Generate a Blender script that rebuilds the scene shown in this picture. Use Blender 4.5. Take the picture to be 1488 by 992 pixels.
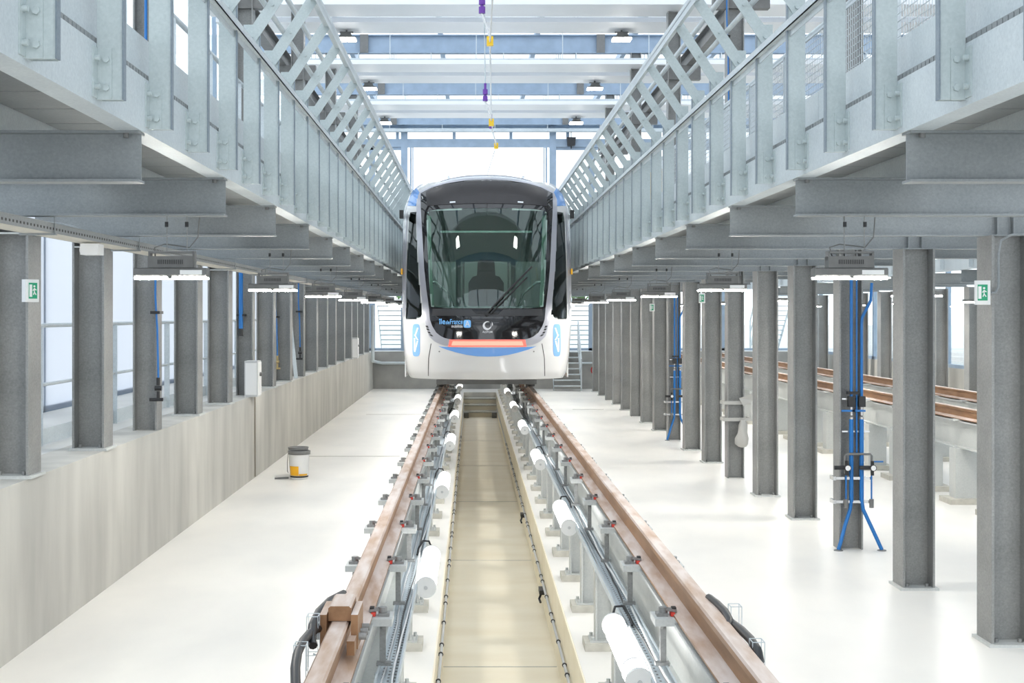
import bpy, bmesh, math, random
from mathutils import Vector, Matrix
random.seed(7)
for o in list(bpy.data.objects): bpy.data.objects.remove(o)
SC = bpy.context.scene
COL = SC.collection

# ------------------------------------------------------------------ camera
W, H, F = 1488, 992, 2000.0          # image size and focal length in pixels
VX, VY = 686.0, 457.0                # where the lens axis meets the photograph
EYE = 2.45                           # eye height above the pit floor
cd = bpy.data.cameras.new('camera'); cam = bpy.data.objects.new('camera', cd); COL.objects.link(cam)
cam.location = (0, 0, EYE); cam.rotation_euler = (math.pi/2, 0, 0)
cd.sensor_width = 36; cd.lens = F/W*36
cd.shift_x = (W/2-VX)/W; cd.shift_y = (VY-H/2)/W
cd.clip_start = 0.05; cd.clip_end = 500
SC.camera = cam
def up(px, py, d):                   # a pixel and a distance -> a point
    return Vector(((px-VX)*d/F, d, EYE-(py-VY)*d/F))

# ------------------------------------------------------------------ sky, exposure
wd = bpy.data.worlds.new('sky'); SC.world = wd; wd.use_nodes = True
bg = wd.node_tree.nodes['Background']
bg.inputs[0].default_value = (0.90, 0.95, 1.0, 1); bg.inputs[1].default_value = 1.2
SC.view_settings.view_transform = 'Standard'; SC.view_settings.look = 'None'
SC.view_settings.gamma = 1; SC.view_settings.use_curve_mapping = False
SC.view_settings.exposure = 0.98
SC.cycles.use_denoising = True
SC.cycles.max_bounces = 8; SC.cycles.diffuse_bounces = 4; SC.cycles.transparent_max_bounces = 16

# ------------------------------------------------------------------ materials
M = {}
def _new(name):
    m = bpy.data.materials.new(name); m.use_nodes = True; M[name] = m
    nt = m.node_tree; b = nt.nodes['Principled BSDF']
    return m, nt, b
def mat(name, c, rough=.5, metal=0., spec=.5, var=.0, scale=6., stretch=(1, 1, 1), bump=0., emit=None, est=0., c2=None, detail=5., coat=0., lo=.3, hi=.7):
    m, nt, b = _new(name)
    b.inputs['Roughness'].default_value = rough; b.inputs['Metallic'].default_value = metal
    b.inputs['Specular IOR Level'].default_value = spec
    b.inputs['Coat Weight'].default_value = coat
    if emit:
        b.inputs['Emission Color'].default_value = (*emit, 1); b.inputs['Emission Strength'].default_value = est
    if var or c2:
        tc = nt.nodes.new('ShaderNodeTexCoord'); mp = nt.nodes.new('ShaderNodeMapping')
        mp.inputs['Scale'].default_value = stretch
        nt.links.new(tc.outputs['Object'], mp.inputs[0])
        n = nt.nodes.new('ShaderNodeTexNoise'); n.inputs['Scale'].default_value = scale; n.inputs['Detail'].default_value = detail
        nt.links.new(mp.outputs[0], n.inputs[0])
        r = nt.nodes.new('ShaderNodeValToRGB'); nt.links.new(n.outputs[0], r.inputs[0])
        a = c2 or tuple(max(0, x*(1-var)) for x in c); z = c if c2 else tuple(min(1, x*(1+var)) for x in c)
        r.color_ramp.elements[0].position = lo; r.color_ramp.elements[1].position = hi
        r.color_ramp.elements[0].color = (*a, 1); r.color_ramp.elements[1].color = (*z, 1)
        nt.links.new(r.outputs[0], b.inputs['Base Color'])
        if bump:
            bp = nt.nodes.new('ShaderNodeBump'); bp.inputs['Strength'].default_value = bump; bp.inputs['Distance'].default_value = .01
            nt.links.new(n.outputs[0], bp.inputs['Height']); nt.links.new(bp.outputs[0], b.inputs['Normal'])
    else:
        b.inputs['Base Color'].default_value = (*c, 1)
    return m
def galv(name, dark, light, rough=.5, metal=.35, scale=28.):
    """hot-dip zinc: small crystal spangle over broad cloudy staining"""
    m, nt, b = _new(name)
    tc = nt.nodes.new('ShaderNodeTexCoord')
    v = nt.nodes.new('ShaderNodeTexVoronoi'); v.inputs['Scale'].default_value = scale
    n = nt.nodes.new('ShaderNodeTexNoise'); n.inputs['Scale'].default_value = 2.2; n.inputs['Detail'].default_value = 6
    n2 = nt.nodes.new('ShaderNodeTexNoise'); n2.inputs['Scale'].default_value = 60; n2.inputs['Detail'].default_value = 3
    for q in (v, n, n2): nt.links.new(tc.outputs['Object'], q.inputs[0])
    sep = nt.nodes.new('ShaderNodeSeparateColor'); nt.links.new(v.outputs['Color'], sep.inputs[0])
    a = nt.nodes.new('ShaderNodeMath'); a.operation = 'MULTIPLY'; a.inputs[1].default_value = .12
    nt.links.new(sep.outputs[0], a.inputs[0])
    s = nt.nodes.new('ShaderNodeMath'); s.operation = 'MULTIPLY_ADD'; s.inputs[1].default_value = .62
    nt.links.new(n.outputs[0], s.inputs[0]); nt.links.new(a.outputs[0], s.inputs[2])
    s2 = nt.nodes.new('ShaderNodeMath'); s2.operation = 'MULTIPLY_ADD'; s2.inputs[1].default_value = .34
    nt.links.new(n2.outputs[0], s2.inputs[0]); nt.links.new(s.outputs[0], s2.inputs[2])
    r = nt.nodes.new('ShaderNodeValToRGB'); nt.links.new(s2.outputs[0], r.inputs[0])
    r.color_ramp.elements[0].position = .3; r.color_ramp.elements[1].position = .8
    r.color_ramp.elements[0].color = (*dark, 1); r.color_ramp.elements[1].color = (*light, 1)
    nt.links.new(r.outputs[0], b.inputs['Base Color'])
    b.inputs['Roughness'].default_value = rough; b.inputs['Metallic'].default_value = metal
    return m
def glassy(name, tint, gloss=.045, rough=.0, fres=True, gcol=(1, 1, 1)):
    m = bpy.data.materials.new(name); m.use_nodes = True; M[name] = m
    nt = m.node_tree; nt.nodes.clear()
    o = nt.nodes.new('ShaderNodeOutputMaterial'); t = nt.nodes.new('ShaderNodeBsdfTransparent'); g = nt.nodes.new('ShaderNodeBsdfGlossy')
    t.inputs[0].default_value = (*tint, 1); g.inputs['Roughness'].default_value = rough; g.inputs[0].default_value = (*gcol, 1)
    x = nt.nodes.new('ShaderNodeMixShader')
    if fres:
        f = nt.nodes.new('ShaderNodeLayerWeight'); f.inputs[0].default_value = .5
        p = nt.nodes.new('ShaderNodeMath'); p.operation = 'POWER'; p.inputs[1].default_value = 4.5; nt.links.new(f.outputs['Facing'], p.inputs[0])
        q = nt.nodes.new('ShaderNodeMath'); q.operation = 'MULTIPLY_ADD'; q.inputs[1].default_value = .75; q.inputs[2].default_value = gloss; nt.links.new(p.outputs[0], q.inputs[0])
        nt.links.new(q.outputs[0], x.inputs[0])
    else: x.inputs[0].default_value = gloss
    nt.links.new(t.outputs[0], x.inputs[1]); nt.links.new(g.outputs[0], x.inputs[2]); nt.links.new(x.outputs[0], o.inputs[0])
    return m
def rust(name):
    """rusty steel, pale dust lying on the faces that look up"""
    m, nt, b = _new(name)
    tc = nt.nodes.new('ShaderNodeTexCoord'); mp = nt.nodes.new('ShaderNodeMapping'); mp.inputs['Scale'].default_value = (3, .5, 3)
    nt.links.new(tc.outputs['Object'], mp.inputs[0])
    n = nt.nodes.new('ShaderNodeTexNoise'); n.inputs['Scale'].default_value = 5; n.inputs['Detail'].default_value = 7
    nt.links.new(mp.outputs[0], n.inputs[0])
    r1 = nt.nodes.new('ShaderNodeValToRGB'); r2 = nt.nodes.new('ShaderNodeValToRGB')
    for r, a, z in ((r1, (.22, .11, .048), (.33, .175, .085)), (r2, (.50, .33, .225), (.74, .64, .585))):
        nt.links.new(n.outputs[0], r.inputs[0])
        r.color_ramp.elements[0].position = .32; r.color_ramp.elements[1].position = .62
        r.color_ramp.elements[0].color = (*a, 1); r.color_ramp.elements[1].color = (*z, 1)
    ge = nt.nodes.new('ShaderNodeNewGeometry'); sx = nt.nodes.new('ShaderNodeSeparateXYZ'); nt.links.new(ge.outputs['Normal'], sx.inputs[0])
    mr = nt.nodes.new('ShaderNodeMapRange'); mr.inputs[1].default_value = .35; mr.inputs[2].default_value = .85
    nt.links.new(sx.outputs[2], mr.inputs[0])
    mx = nt.nodes.new('ShaderNodeMix'); mx.data_type = 'RGBA'
    nt.links.new(mr.outputs[0], mx.inputs[0]); nt.links.new(r1.outputs[0], mx.inputs[6]); nt.links.new(r2.outputs[0], mx.inputs[7])
    nt.links.new(mx.outputs[2], b.inputs['Base Color'])
    b.inputs['Roughness'].default_value = .55; b.inputs['Metallic'].default_value = .15
    return m
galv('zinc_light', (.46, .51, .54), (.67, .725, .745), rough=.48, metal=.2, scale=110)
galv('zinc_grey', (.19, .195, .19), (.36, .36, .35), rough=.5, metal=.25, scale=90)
galv('zinc_post', (.40, .465, .47), (.56, .62, .625), rough=.48, metal=.2, scale=110)
galv('zinc_lip_shaded', (.16, .20, .24), (.28, .33, .37), rough=.45, metal=.3, scale=110)  # darker zinc: shading and reflection of the post edge put into the colour
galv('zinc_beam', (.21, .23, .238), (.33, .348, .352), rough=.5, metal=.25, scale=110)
galv('zinc_pale', (.46, .48, .47), (.62, .63, .61), rough=.6, metal=.05, scale=110)
mat('floor_epoxy', (.85, .82, .765), rough=.36, c2=(.75, .73, .69), scale=.9, stretch=(1, .5, 1), detail=8, lo=.3, hi=.58)
mat('trench_concrete', (.92, .85, .69), rough=.45, c2=(.83, .74, .56), scale=1.3, stretch=(.6, 1.6, 1), detail=8)
mat('wall_concrete', (.56, .545, .50), rough=.7, c2=(.40, .39, .36), scale=1.6, stretch=(1.6, 1.6, .35), detail=9, bump=.15)
mat('end_concrete', (.40, .395, .375), rough=.75, c2=(.30, .30, .285), scale=2, detail=9)
mat('ground', (.62, .62, .60), rough=.9, var=.08, scale=.8)
mat('cladding', (.86, .88, .90), rough=.45, var=.02, scale=.5)
mat('roof_steel', (.34, .43, .54), rough=.5, metal=.2, var=.08, scale=4)
mat('panel_white', (.84, .85, .86), rough=.4, var=.02, scale=1.2)
mat('dark_steel', (.19, .19, .185), rough=.5, metal=.3, var=.1, scale=10)
mat('housing', (.16, .16, .155), rough=.5, metal=.3, var=.1, scale=20)
mat('black_plastic', (.02, .02, .021), rough=.45)
mat('grey_plastic', (.55, .56, .56), rough=.45)
mat('white_plastic', (.80, .80, .79), rough=.4)
mat('blue_pipe', (.012, .16, .47), rough=.35)
mat('brass', (.50, .38, .18), rough=.35, metal=.8)
mat('chrome', (.62, .62, .62), rough=.25, metal=.9)
mat('green_sign', (.01, .26, .13), rough=.4, emit=(.01, .26, .13), est=.15)
mat('red_pad', (.75, .06, .04), rough=.5)
mat('orange', (.90, .45, .01), rough=.4)
mat('yellow', (.90, .58, .03), rough=.4)
mat('purple', (.16, .05, .36), rough=.5)
mat('plinth', (.53, .51, .45), rough=.8, var=.1, scale=14)
mat('lamp_white', (.9, .9, .9), emit=(1, .955, .88), est=120)
mat('high_lamp', (.9, .9, .9), emit=(1, .98, .94), est=12)
mat('tube_white', (.9, .9, .9), emit=(1, .99, .97), est=3.2)
mat('tram_white', (.67, .67, .665), rough=.16, coat=.6)
mat('tram_roof', (.80, .83, .86), rough=.25, coat=.3)
mat('tram_silver', (.43, .43, .47), rough=.3, metal=.35)
mat('tram_black', (.010, .009, .010), rough=.07, coat=.5)
mat('tram_mask', (.030, .027, .029), rough=.38)
mat('tram_blue', (.14, .34, .74), rough=.2, coat=.5)
mat('tram_blue_pale', (.22, .43, .76), rough=.2, coat=.4)
mat('tram_red_light', (.9, .2, .15), rough=.3, emit=(1, .10, .08), est=.30)
mat('tram_light_core', (.95, .4, .3), rough=.3, emit=(1, .38, .26), est=.32)
mat('logo_blue', (.20, .52, .95), rough=.4)
mat('logo_white', (.75, .75, .77), rough=.4)
mat('cab_dark', (.035, .04, .042), rough=.6)
mat('cab_grey', (.25, .28, .275), rough=.6)
mat('cowl_grey', (.045, .045, .048), rough=.35)
mat('pale_green', (.36, .43, .37), rough=.5)
mat('saloon_lamp', (.9, .9, .9), emit=(.85, 1, .95), est=2.2)
mat('saloon', (.45, .47, .47), rough=.6)
mat('seat_black', (.012, .012, .014), rough=.7)
mat('seal', (.03, .03, .03), rough=.6)
mat('joint', (.30, .27, .22), rough=.8)
mat('film', (.46, .45, .42), rough=.3, spec=.6)
mat('leaf', (.10, .22, .05), rough=.6, var=.4, scale=3)
mat('red_paint', (.55, .02, .02), rough=.4)
rust('rust')
def poly(name, c):
    m = bpy.data.materials.new(name); m.use_nodes = True; M[name] = m; nt = m.node_tree; nt.nodes.clear()
    o = nt.nodes.new('ShaderNodeOutputMaterial'); t = nt.nodes.new('ShaderNodeBsdfTranslucent'); d = nt.nodes.new('ShaderNodeBsdfDiffuse'); x = nt.nodes.new('ShaderNodeMixShader')
    t.inputs[0].default_value = (*c, 1); d.inputs[0].default_value = (*c, 1); x.inputs[0].default_value = .7
    nt.links.new(t.outputs[0], x.inputs[1 + 1]); nt.links.new(d.outputs[0], x.inputs[1]); nt.links.new(x.outputs[0], o.inputs[0])
poly('polycarbonate', (.60, .635, .69))
glassy('roof_glass', (.94, .96, .98), rough=.05, gloss=.04, fres=False)
glassy('window_glass', (.92, .95, .96))
glassy('windscreen', (.64, .76, .71), gloss=.05)
glassy('side_glass', (.38, .42, .42), gloss=.06)

# ------------------------------------------------------------------ mesh builder
class MB:
    def __init__(s): s.v = []; s.f = []; s.sm = []
    def add(s, vs, fs, smooth=False):
        n = len(s.v); s.v += [tuple(v) for v in vs]; s.f += [tuple(i+n for i in f) for f in fs]; s.sm += [smooth]*len(fs); return s
    def box(s, x0, x1, y0, y1, z0, z1):
        if x0 > x1: x0, x1 = x1, x0
        if y0 > y1: y0, y1 = y1, y0
        if z0 > z1: z0, z1 = z1, z0
        return s.add([(x0,y0,z0),(x1,y0,z0),(x1,y1,z0),(x0,y1,z0),(x0,y0,z1),(x1,y0,z1),(x1,y1,z1),(x0,y1,z1)],
                     [(0,3,2,1),(4,5,6,7),(0,1,5,4),(1,2,6,5),(2,3,7,6),(3,0,4,7)])
    def bar(s, a, b, w, t, side=(0, 0, 1)):      # rectangular bar from a to b, w along side, t across
        a = Vector(a); b = Vector(b); d = (b-a).normalized(); sd = Vector(side); sd = (sd-d*sd.dot(d)).normalized(); ac = d.cross(sd)
        p = []
        for c in (a, b):
            for i, j in ((-1,-1),(1,-1),(1,1),(-1,1)): p.append(c+sd*(i*w/2)+ac*(j*t/2))
        return s.add(p, [(0,1,2,3),(7,6,5,4),(0,4,5,1),(1,5,6,2),(2,6,7,3),(3,7,4,0)])
    def cyl(s, a, b, r, n=10, r2=None, cap=True):
        return s.tube([a, b], r, n, [r, r if r2 is None else r2], cap)
    def tube(s, pts, r, n=8, rs=None, cap=True):
        pts = [Vector(p) for p in pts]; k = len(pts); vs = []; fs = []; u = None
        for i, p in enumerate(pts):
            d = (pts[min(i+1, k-1)]-pts[max(i-1, 0)])
            d = d.normalized() if d.length > 1e-9 else Vector((0, 0, 1))
            if u is None: u = d.orthogonal().normalized()
            u = (u-d*u.dot(d)); u = u.normalized() if u.length > 1e-6 else d.orthogonal().normalized()
            w = d.cross(u); rr = rs[i] if rs else r
            for j in range(n):
                a = 2*math.pi*j/n; vs.append(p+(u*math.cos(a)+w*math.sin(a))*rr)
        for i in range(k-1):
            for j in range(n): fs.append((i*n+j, i*n+(j+1) % n, (i+1)*n+(j+1) % n, (i+1)*n+j))
        s.add(vs, fs, n > 5)
        if cap:
            s.add(vs[:n], [tuple(reversed(range(n)))]); s.add(vs[-n:], [tuple(range(n))])
        return s
    def prism(s, prof, y0, y1, axis='y'):        # closed 2-D outline pushed along an axis
        n = len(prof); mk = {'y': lambda p, t: (p[0], t, p[1]), 'x': lambda p, t: (t, p[0], p[1]), 'z': lambda p, t: (p[0], p[1], t)}[axis]
        s.add([mk(p, y0) for p in prof]+[mk(p, y1) for p in prof],
              [tuple(range(n)), tuple(reversed(range(n, 2*n)))]+[(i, i+n, (i+1) % n+n, (i+1) % n) for i in range(n)])
        return s
    def lathe(s, prof, c=(0, 0, 0), n=20):       # (r, z) outline turned about z
        k = len(prof); vs = [(c[0]+r*math.cos(2*math.pi*j/n), c[1]+r*math.sin(2*math.pi*j/n), c[2]+z) for r, z in prof for j in range(n)]
        return s.add(vs, [(i*n+j, i*n+(j+1) % n, (i+1)*n+(j+1) % n, (i+1)*n+j) for i in range(k-1) for j in range(n)], True)
    def mesh(s, name, m):
        me = bpy.data.meshes.new(name); me.from_pydata(s.v, [], s.f)
        me.polygons.foreach_set('use_smooth', s.sm)
        me.materials.append(M[m]); 
        bm = bmesh.new(); bm.from_mesh(me); bmesh.ops.recalc_face_normals(bm, faces=bm.faces); bm.to_mesh(me); bm.free()
        return me
    def build(s, name, m, parent=None, **kw):
        return link(name, s.mesh(name, m), parent, **kw)
def link(name, me, parent=None, loc=None, label=None, cat=None, group=None, kind=None):
    o = bpy.data.objects.new(name, me); COL.objects.link(o)
    if parent: o.parent = parent
    if loc is not None: o.location = loc
    if label: o['label'] = label
    if cat: o['category'] = cat
    if group: o['group'] = group
    if kind: o['kind'] = kind
    return o
def thing(name, label, cat, loc=(0, 0, 0), group=None, rz=0):
    o = link(name, None, None, loc, label, cat, group); o.rotation_euler.z = rz; o.empty_display_size = .1; return o
def dup(root, loc, label=None, rz=None):
    def cp(o, par):
        c = o.copy(); COL.objects.link(c); c.parent = par
        for ch in kids[o]: cp(ch, c)
        return c
    kids = {}
    def walk(o):
        kids[o] = list(o.children)
        for c in kids[o]: walk(c)
    walk(root)
    r = cp(root, None); r.location = loc
    if label: r['label'] = label
    if rz is not None: r.rotation_euler.z = rz
    return r
ORD = 'first second third fourth fifth sixth seventh eighth ninth tenth eleventh twelfth thirteenth fourteenth fifteenth sixteenth seventeenth eighteenth nineteenth twentieth'.split()
ORD += ['twenty-'+w for w in ORD[:9]]+['thirtieth']+['thirty-'+w for w in ORD[:9]]
def nth(i): return ORD[i-1]
def ih(h, b, tw, tf):                            # I/H outline: height h along 2nd coordinate, flange b along 1st
    return [(-b/2, -h/2), (b/2, -h/2), (b/2, -h/2+tf), (tw/2, -h/2+tf), (tw/2, h/2-tf), (b/2, h/2-tf), (b/2, h/2), (-b/2, h/2), (-b/2, h/2-tf), (-tw/2, h/2-tf), (-tw/2, -h/2+tf), (-b/2, -h/2+tf)]
def hcol(mb, xc, yc, z0, z1, h, b, tw=.012, tf=.018):   # column: web across X (faces the camera), flanges look along X
    p = [(xc+q, yc+r) for r, q in ih(h, b, tw, tf)]
    return mb.prism(p, z0, z1, 'z')

TC = 0.23                  # track centre
RAIL = EYE-1.21            # 1.24, top of rail = ground level outside the pit
WL, WR = -3.27, 10.9       # pit side walls
YB, YE = -6.0, 45.5        # pit ends
BAY, COL0 = 2.09, 10.30    # column spacing, first column
def colY(k): return COL0+BAY*k
FR = [14.48+6.27*i for i in range(-3, 6)]       # main frames

# ------------------------------------------------------------------ setting: floor, trench, walls
TX0, TX1, TZ = -.27, .76, -.62
fl = MB().box(WL-.4, TX0, YB, YE, -.3, 0).box(TX1, WR+.3, YB, YE, -.3, 0).box(TX0, TX1, 43.5, YE, -.3, 0).build('floor', 'floor_epoxy', kind='structure')
tr = MB().box(TX0-.15, TX1+.15, YB, 43.6, TZ-.1, TZ).box(TX0-.15, TX0-.003, YB, 43.6, TZ, -.3).box(TX1+.003, TX1+.15, YB, 43.6, TZ, -.3)
tr.build('trench', 'trench_concrete', fl, label='beige concrete inspection trench between the rails')
MB().box(TX0-.004, TX0+.012, YB, 43.5, TZ, -.004).box(TX1-.012, TX1+.004, YB, 43.5, TZ, -.004).build('trench_side', 'trench_concrete', fl)
for i in range(3):
    MB().box(TX0+.012, TX1-.012, 41.3+.75*i, 43.6, TZ+.155*i, TZ+.155*(i+1)-.03).build('step', 'trench_concrete', fl)
    MB().box(TX0+.012, TX1-.012, 41.27+.75*i, 43.6, TZ+.155*(i+1)-.03, TZ+.155*(i+1)).build('step_nosing', 'plinth', fl)
for x in (TX0+.10, TX1-.10): MB().box(x-.07, x+.07, 40.9, 41.2, TZ, TZ+.16).build('drain_block', 'dark_steel', fl)
for (x0, x1, y) in ((-3.0, -1.25, 23.8), (-2.6, -1.25, 33.8), (2.6, 3.4, 35.6)):
    MB().box(x0, x1, y-.015, y+.015, 0, .003).build('floor_joint', 'joint', fl)
for y in (12., 17.2, 22.6, 28., 33.5): MB().box(TX0+.02, TX1-.02, y-.008, y+.008, TZ, TZ+.003).build('trench_joint', 'plinth', fl)
wl = MB().box(WL-.45, WL-.05, YB, YE, -.3, RAIL-.02).build('wall_left', 'wall_concrete', kind='structure')
yy = YB
for y1 in (8.2, 20.68, 33.2, YE):
    MB().box(WL-.45, WL, yy+.012, y1-.012, 0, RAIL).build('wall_panel', 'wall_concrete', wl); yy = y1
we = MB().box(WL-.4, TC-.9, YE, YE+.4, -.3, RAIL-.01).box(TC+.9, WR+.4, YE, YE+.4, -.3, RAIL-.01).box(TC-.9, TC+.9, YE, YE+.4, -.3, 1.05).build('wall_end', 'end_concrete', kind='structure')
wr = MB().box(WR, WR+.4, YB, YE, -.3, RAIL).build('wall_right', 'wall_concrete', kind='structure')
MB().box(-60, 70, YE+.4, 160, .9, RAIL-.012).box(-60, WL-.45, YB, YE+.4, .9, RAIL-.012).box(WR+.4, 70, YB, YE+.4, .9, RAIL-.012).build('ground', 'ground', kind='structure')
# white clad outer wall beyond the left columns
CLX = -5.3
clad = MB()
for i in range(10): y = YB+5.8*i; clad.box(CLX-.14, CLX-.05, y-.04, y+.04, RAIL-.02, 9.3)
for z in (RAIL+.02, 4.6, 9.25): clad.box(CLX-.14, CLX-.05, YB, 46.4, z-.05, z+.05)
clad = clad.build('wall_outer_left', 'roof_steel', kind='structure')
for i in range(9):
    y0 = YB+5.8*i
    MB().add([(CLX-.04, y0+.008, RAIL), (CLX-.04, y0+5.792, RAIL), (CLX-.04, y0+5.792, 4.59), (CLX-.04, y0+.008, 4.59)], [(0, 1, 2, 3)]).build('cladding_panel', 'polycarbonate', clad)
    for a in (0, 1): MB().box(CLX-.11, CLX-.09, y0+.05+2.9*a, y0+2.88+2.9*a, 4.66, 9.19).build('pane', 'window_glass', clad)
# right outer facade: glazing over the concrete wall
for i in range(9):
    y0 = YB+5.8*i
    w = MB().box(WR+.02, WR+.12, y0, y0+.10, RAIL, 4.2).box(WR+.02, WR+.12, y0+5.7, y0+5.8, RAIL, 4.2).box(WR+.02, WR+.12, y0, y0+5.8, RAIL, RAIL+.08).box(WR+.02, WR+.12, y0, y0+5.8, 4.1, 4.2).box(WR+.02, WR+.12, y0+2.85, y0+2.95, RAIL, 4.2).build('window_%d' % (i+1), 'roof_steel', kind='structure')
    for a in (0, 1): MB().box(WR+.06, WR+.075, y0+.1+2.85*a, y0+2.85+2.85*a, RAIL+.08, 4.1).build('pane', 'window_glass', w)
MB().box(WR, WR+.25, YB, 46.4, 4.2, 9.3).build('wall_outer_right', 'cladding', kind='structure')
# roof: glazed bays on steel bars
ceil = MB().box(CLX-.25, WR+.25, YB, YB+.12, 9.3, 9.5).box(CLX-.25, WR+.25, 46.3, 46.5, 9.3, 9.5)
xs = [CLX-.25+(WR-CLX+.5)/7*i for i in range(8)]
for x in xs: ceil.box(x-.06, x+.06, YB, 46.4, 9.3, 9.5)
ceil = ceil.build('ceiling', 'roof_steel', kind='structure')
ys = [YB]+[y for y in FR if y > YB+1]
for i in range(len(ys)-1):
    y0, y1 = ys[i], ys[i+1]
    MB().box(xs[0], xs[-1], y0-.35, y0+.6, 9.5, 9.6).build('roof_deck', 'panel_white', ceil)
    for j in range(7):
        MB().box(xs[j]+.05, xs[j+1]-.05, y0+.6, y1-.35, 9.52, 9.54).build('pane', 'roof_glass', ceil)

# ------------------------------------------------------------------ gable with the tall door
GY = 46.1
gd = MB()
PX = (TC-2.5, TC+2.47)
for x in PX: gd.box(x-.11, x+.11, GY-.12, GY+.12, RAIL, 9.3)
gd.box(CLX, WR, GY-.10, GY+.10, 8.05, 8.32)
gd.build('door_1', 'roof_steel', kind='structure')
for k, (x0, x1) in enumerate(((CLX, -3.35), (-3.35, PX[0]), (PX[1], 4.0), (4.0, 6.0), (6.0, 8.4), (8.4, WR))):
    w = MB()
    for x in (x0+.05, x1-.05): w.box(x-.05, x+.05, GY-.05, GY+.05, RAIL, 8.05)
    for z in (RAIL+.05, 3.45, 5.6, 8.0): w.box(x0, x1, GY-.05, GY+.05, z-.04, z+.04)
    w = w.build('window_%d' % (k+10), 'roof_steel', kind='structure')
    for z0, z1 in ((RAIL+.09, 3.41), (3.49, 5.56), (5.64, 7.96)):
        MB().box(x0+.1, x1-.1, GY-.01, GY+.01, z0, z1).build('pane', 'window_glass', w)
tw = MB()
for z in (8.75, 9.2): tw.box(CLX, WR, GY-.06, GY+.06, z-.06, z+.06)
for i in range(9): x = CLX+.9+i*1.9; tw.box(x-.05, x+.05, GY-.05, GY+.05, 8.32, 9.3)
tw = tw.build('window_20', 'roof_steel', kind='structure')
MB().box(CLX, WR, GY-.01, GY+.01, 8.32, 9.3).build('pane', 'window_glass', tw)
for s in (-1, 1):
    dg = MB()
    x = PX[0]+.22 if s < 0 else PX[1]-.22
    dg.box(x-.03, x+.03, GY-.10, GY-.04, RAIL, 8.05).box(x+.07*s*-1-.02, x+.07*s*-1+.02, GY-.1, GY-.04, RAIL, 8.05)
    dg.build('door_track', 'roof_steel', label='thin vertical guide rail of the tall open door, %s side' % ('left' if s < 0 else 'right'), cat='door track')

# ------------------------------------------------------------------ running rails on pedestals
def railprof(x):
    h = .150; z = RAIL
    r = [(-.075, -h), (.075, -h), (.075, -h+.010), (.012, -h+.030), (.009, -.044), (.034, -.032), (.036, -.008), (.028, 0), (-.028, 0), (-.036, -.008), (-.034, -.032), (-.009, -.044), (-.012, -h+.030), (-.075, -h+.010)]
    return [(x+a, z+b) for a, b in r]
FOOT = RAIL-.150
PED0, PEDS = 6.23, 1.303
def pedestal_proto(label, group):
    t = thing('rail_pedestal', label, 'pedestal', group=group)
    hz = FOOT-.02
    hcol(MB(), 0, 0, .06, hz-.35, .16, .16, .008, .012).build('post', 'zinc_pale', t)
    MB().box(-.16, .16, -.13, .13, 0, .058).build('base_plinth', 'plinth', t)
    bp = MB().box(-.12, .12, -.1, .1, .058, .070)
    for x in (-.1, .1):
        for y in (-.075, .075): bp.cyl((x, y, .07), (x, y, .095), .013, 6)
    bp.build('base_plate', 'zinc_pale', t)
    MB().box(-.165, .165, -.085, .085, hz-.012, hz+.02).build('top_plate', 'zinc_pale', t)
    for s in (-1, 1):
        c = MB().box(s*.125-.025, s*.125+.025, -.03, .03, hz+.02, hz+.034).cyl((s*.118, 0, hz+.03), (s*.118, 0, hz+.058), .021, 6).bar((s*.112, 0, hz+.05), (s*.058, 0, hz+.042), .03, .012, (0, 1, 0))
        c = c.build('clip', 'zinc_grey', t)
        MB().box(s*.078-.009, s*.078+.009, -.034, .026, hz+.0215, hz+.037).build('pad', 'red_pad', c)
        MB().box(s*.07-.010, s*.07+.010, -.014, .02, hz+.050, hz+.058).build('clip_tip', 'seal', c)
        b = MB().cyl((s*.118, 0, hz-.04), (s*.118, 0, hz-.012), .014, 6).box(s*.118-.014, s*.118+.014, -.007, .007, hz-.19, hz-.03).box(s*.09, s*.155, -.02, .02, hz-.205, hz-.19)
        b.build('clamp_bracket', 'zinc_grey', t)
    return t
def track(xc, y0, y1, which):
    for s in (-1, 1):
        x = xc+s*.7525
        side = 'left-hand' if s < 0 else 'right-hand'
        a = y0
        MB().prism(railprof(x), a, y1).build('running_rail', 'rust', label='rusty brown steel %s running rail of the %s' % (side, which), cat='rail')
        z1 = FOOT-.02; z0 = z1-.35
        MB().prism([(x+p, (z0+z1)/2+q) for p, q in ih(.35, .16, .009, .014)], a, y1).build('rail_support_beam', 'zinc_pale', label='grey steel beam under the %s rail of the %s' % (side, which), cat='beam')
track(TC, 4.2, YE-.1, 'tram track')
MB().box(TC-.85, TC-.65, YE-.05, 70, RAIL-.05, RAIL-.003).box(TC+.65, TC+.85, YE-.05, 70, RAIL-.05, RAIL-.003).build('yard_rail', 'rust', label='pair of rails flush in the yard ground outside', cat='rail')
proto = pedestal_proto('grey steel pedestal with clamped plate carrying the tram track rails', 'pedestals under the tram track')
first = True
for s in (-1, 1):
    for k in range(-1, 30):
        y = PED0+PEDS*k
        if y > YE-.2: break
        loc = (TC+s*.7525, y, 0)
        lab = 'grey steel pedestal under the %s tram rail, %s from the far end wall' % ('left-hand' if s < 0 else 'right-hand', nth(30-k))
        if first: proto.location = loc; proto['label'] = lab; first = False
        else: dup(proto, loc, lab)
T2 = TC+6.93
track(T2, 9., YE-.1, 'neighbouring track')
p2 = thing('rail_pedestal', 'stout pale pedestal carrying the rails of the neighbouring track', 'pedestal', group='pedestals under the neighbouring track')
MB().box(-.14, .14, -.12, .12, .07, FOOT-.372).build('post', 'zinc_pale', p2)
MB().box(-.24, .24, -.22, .22, 0, .07).build('base_plinth', 'plinth', p2)
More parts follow.
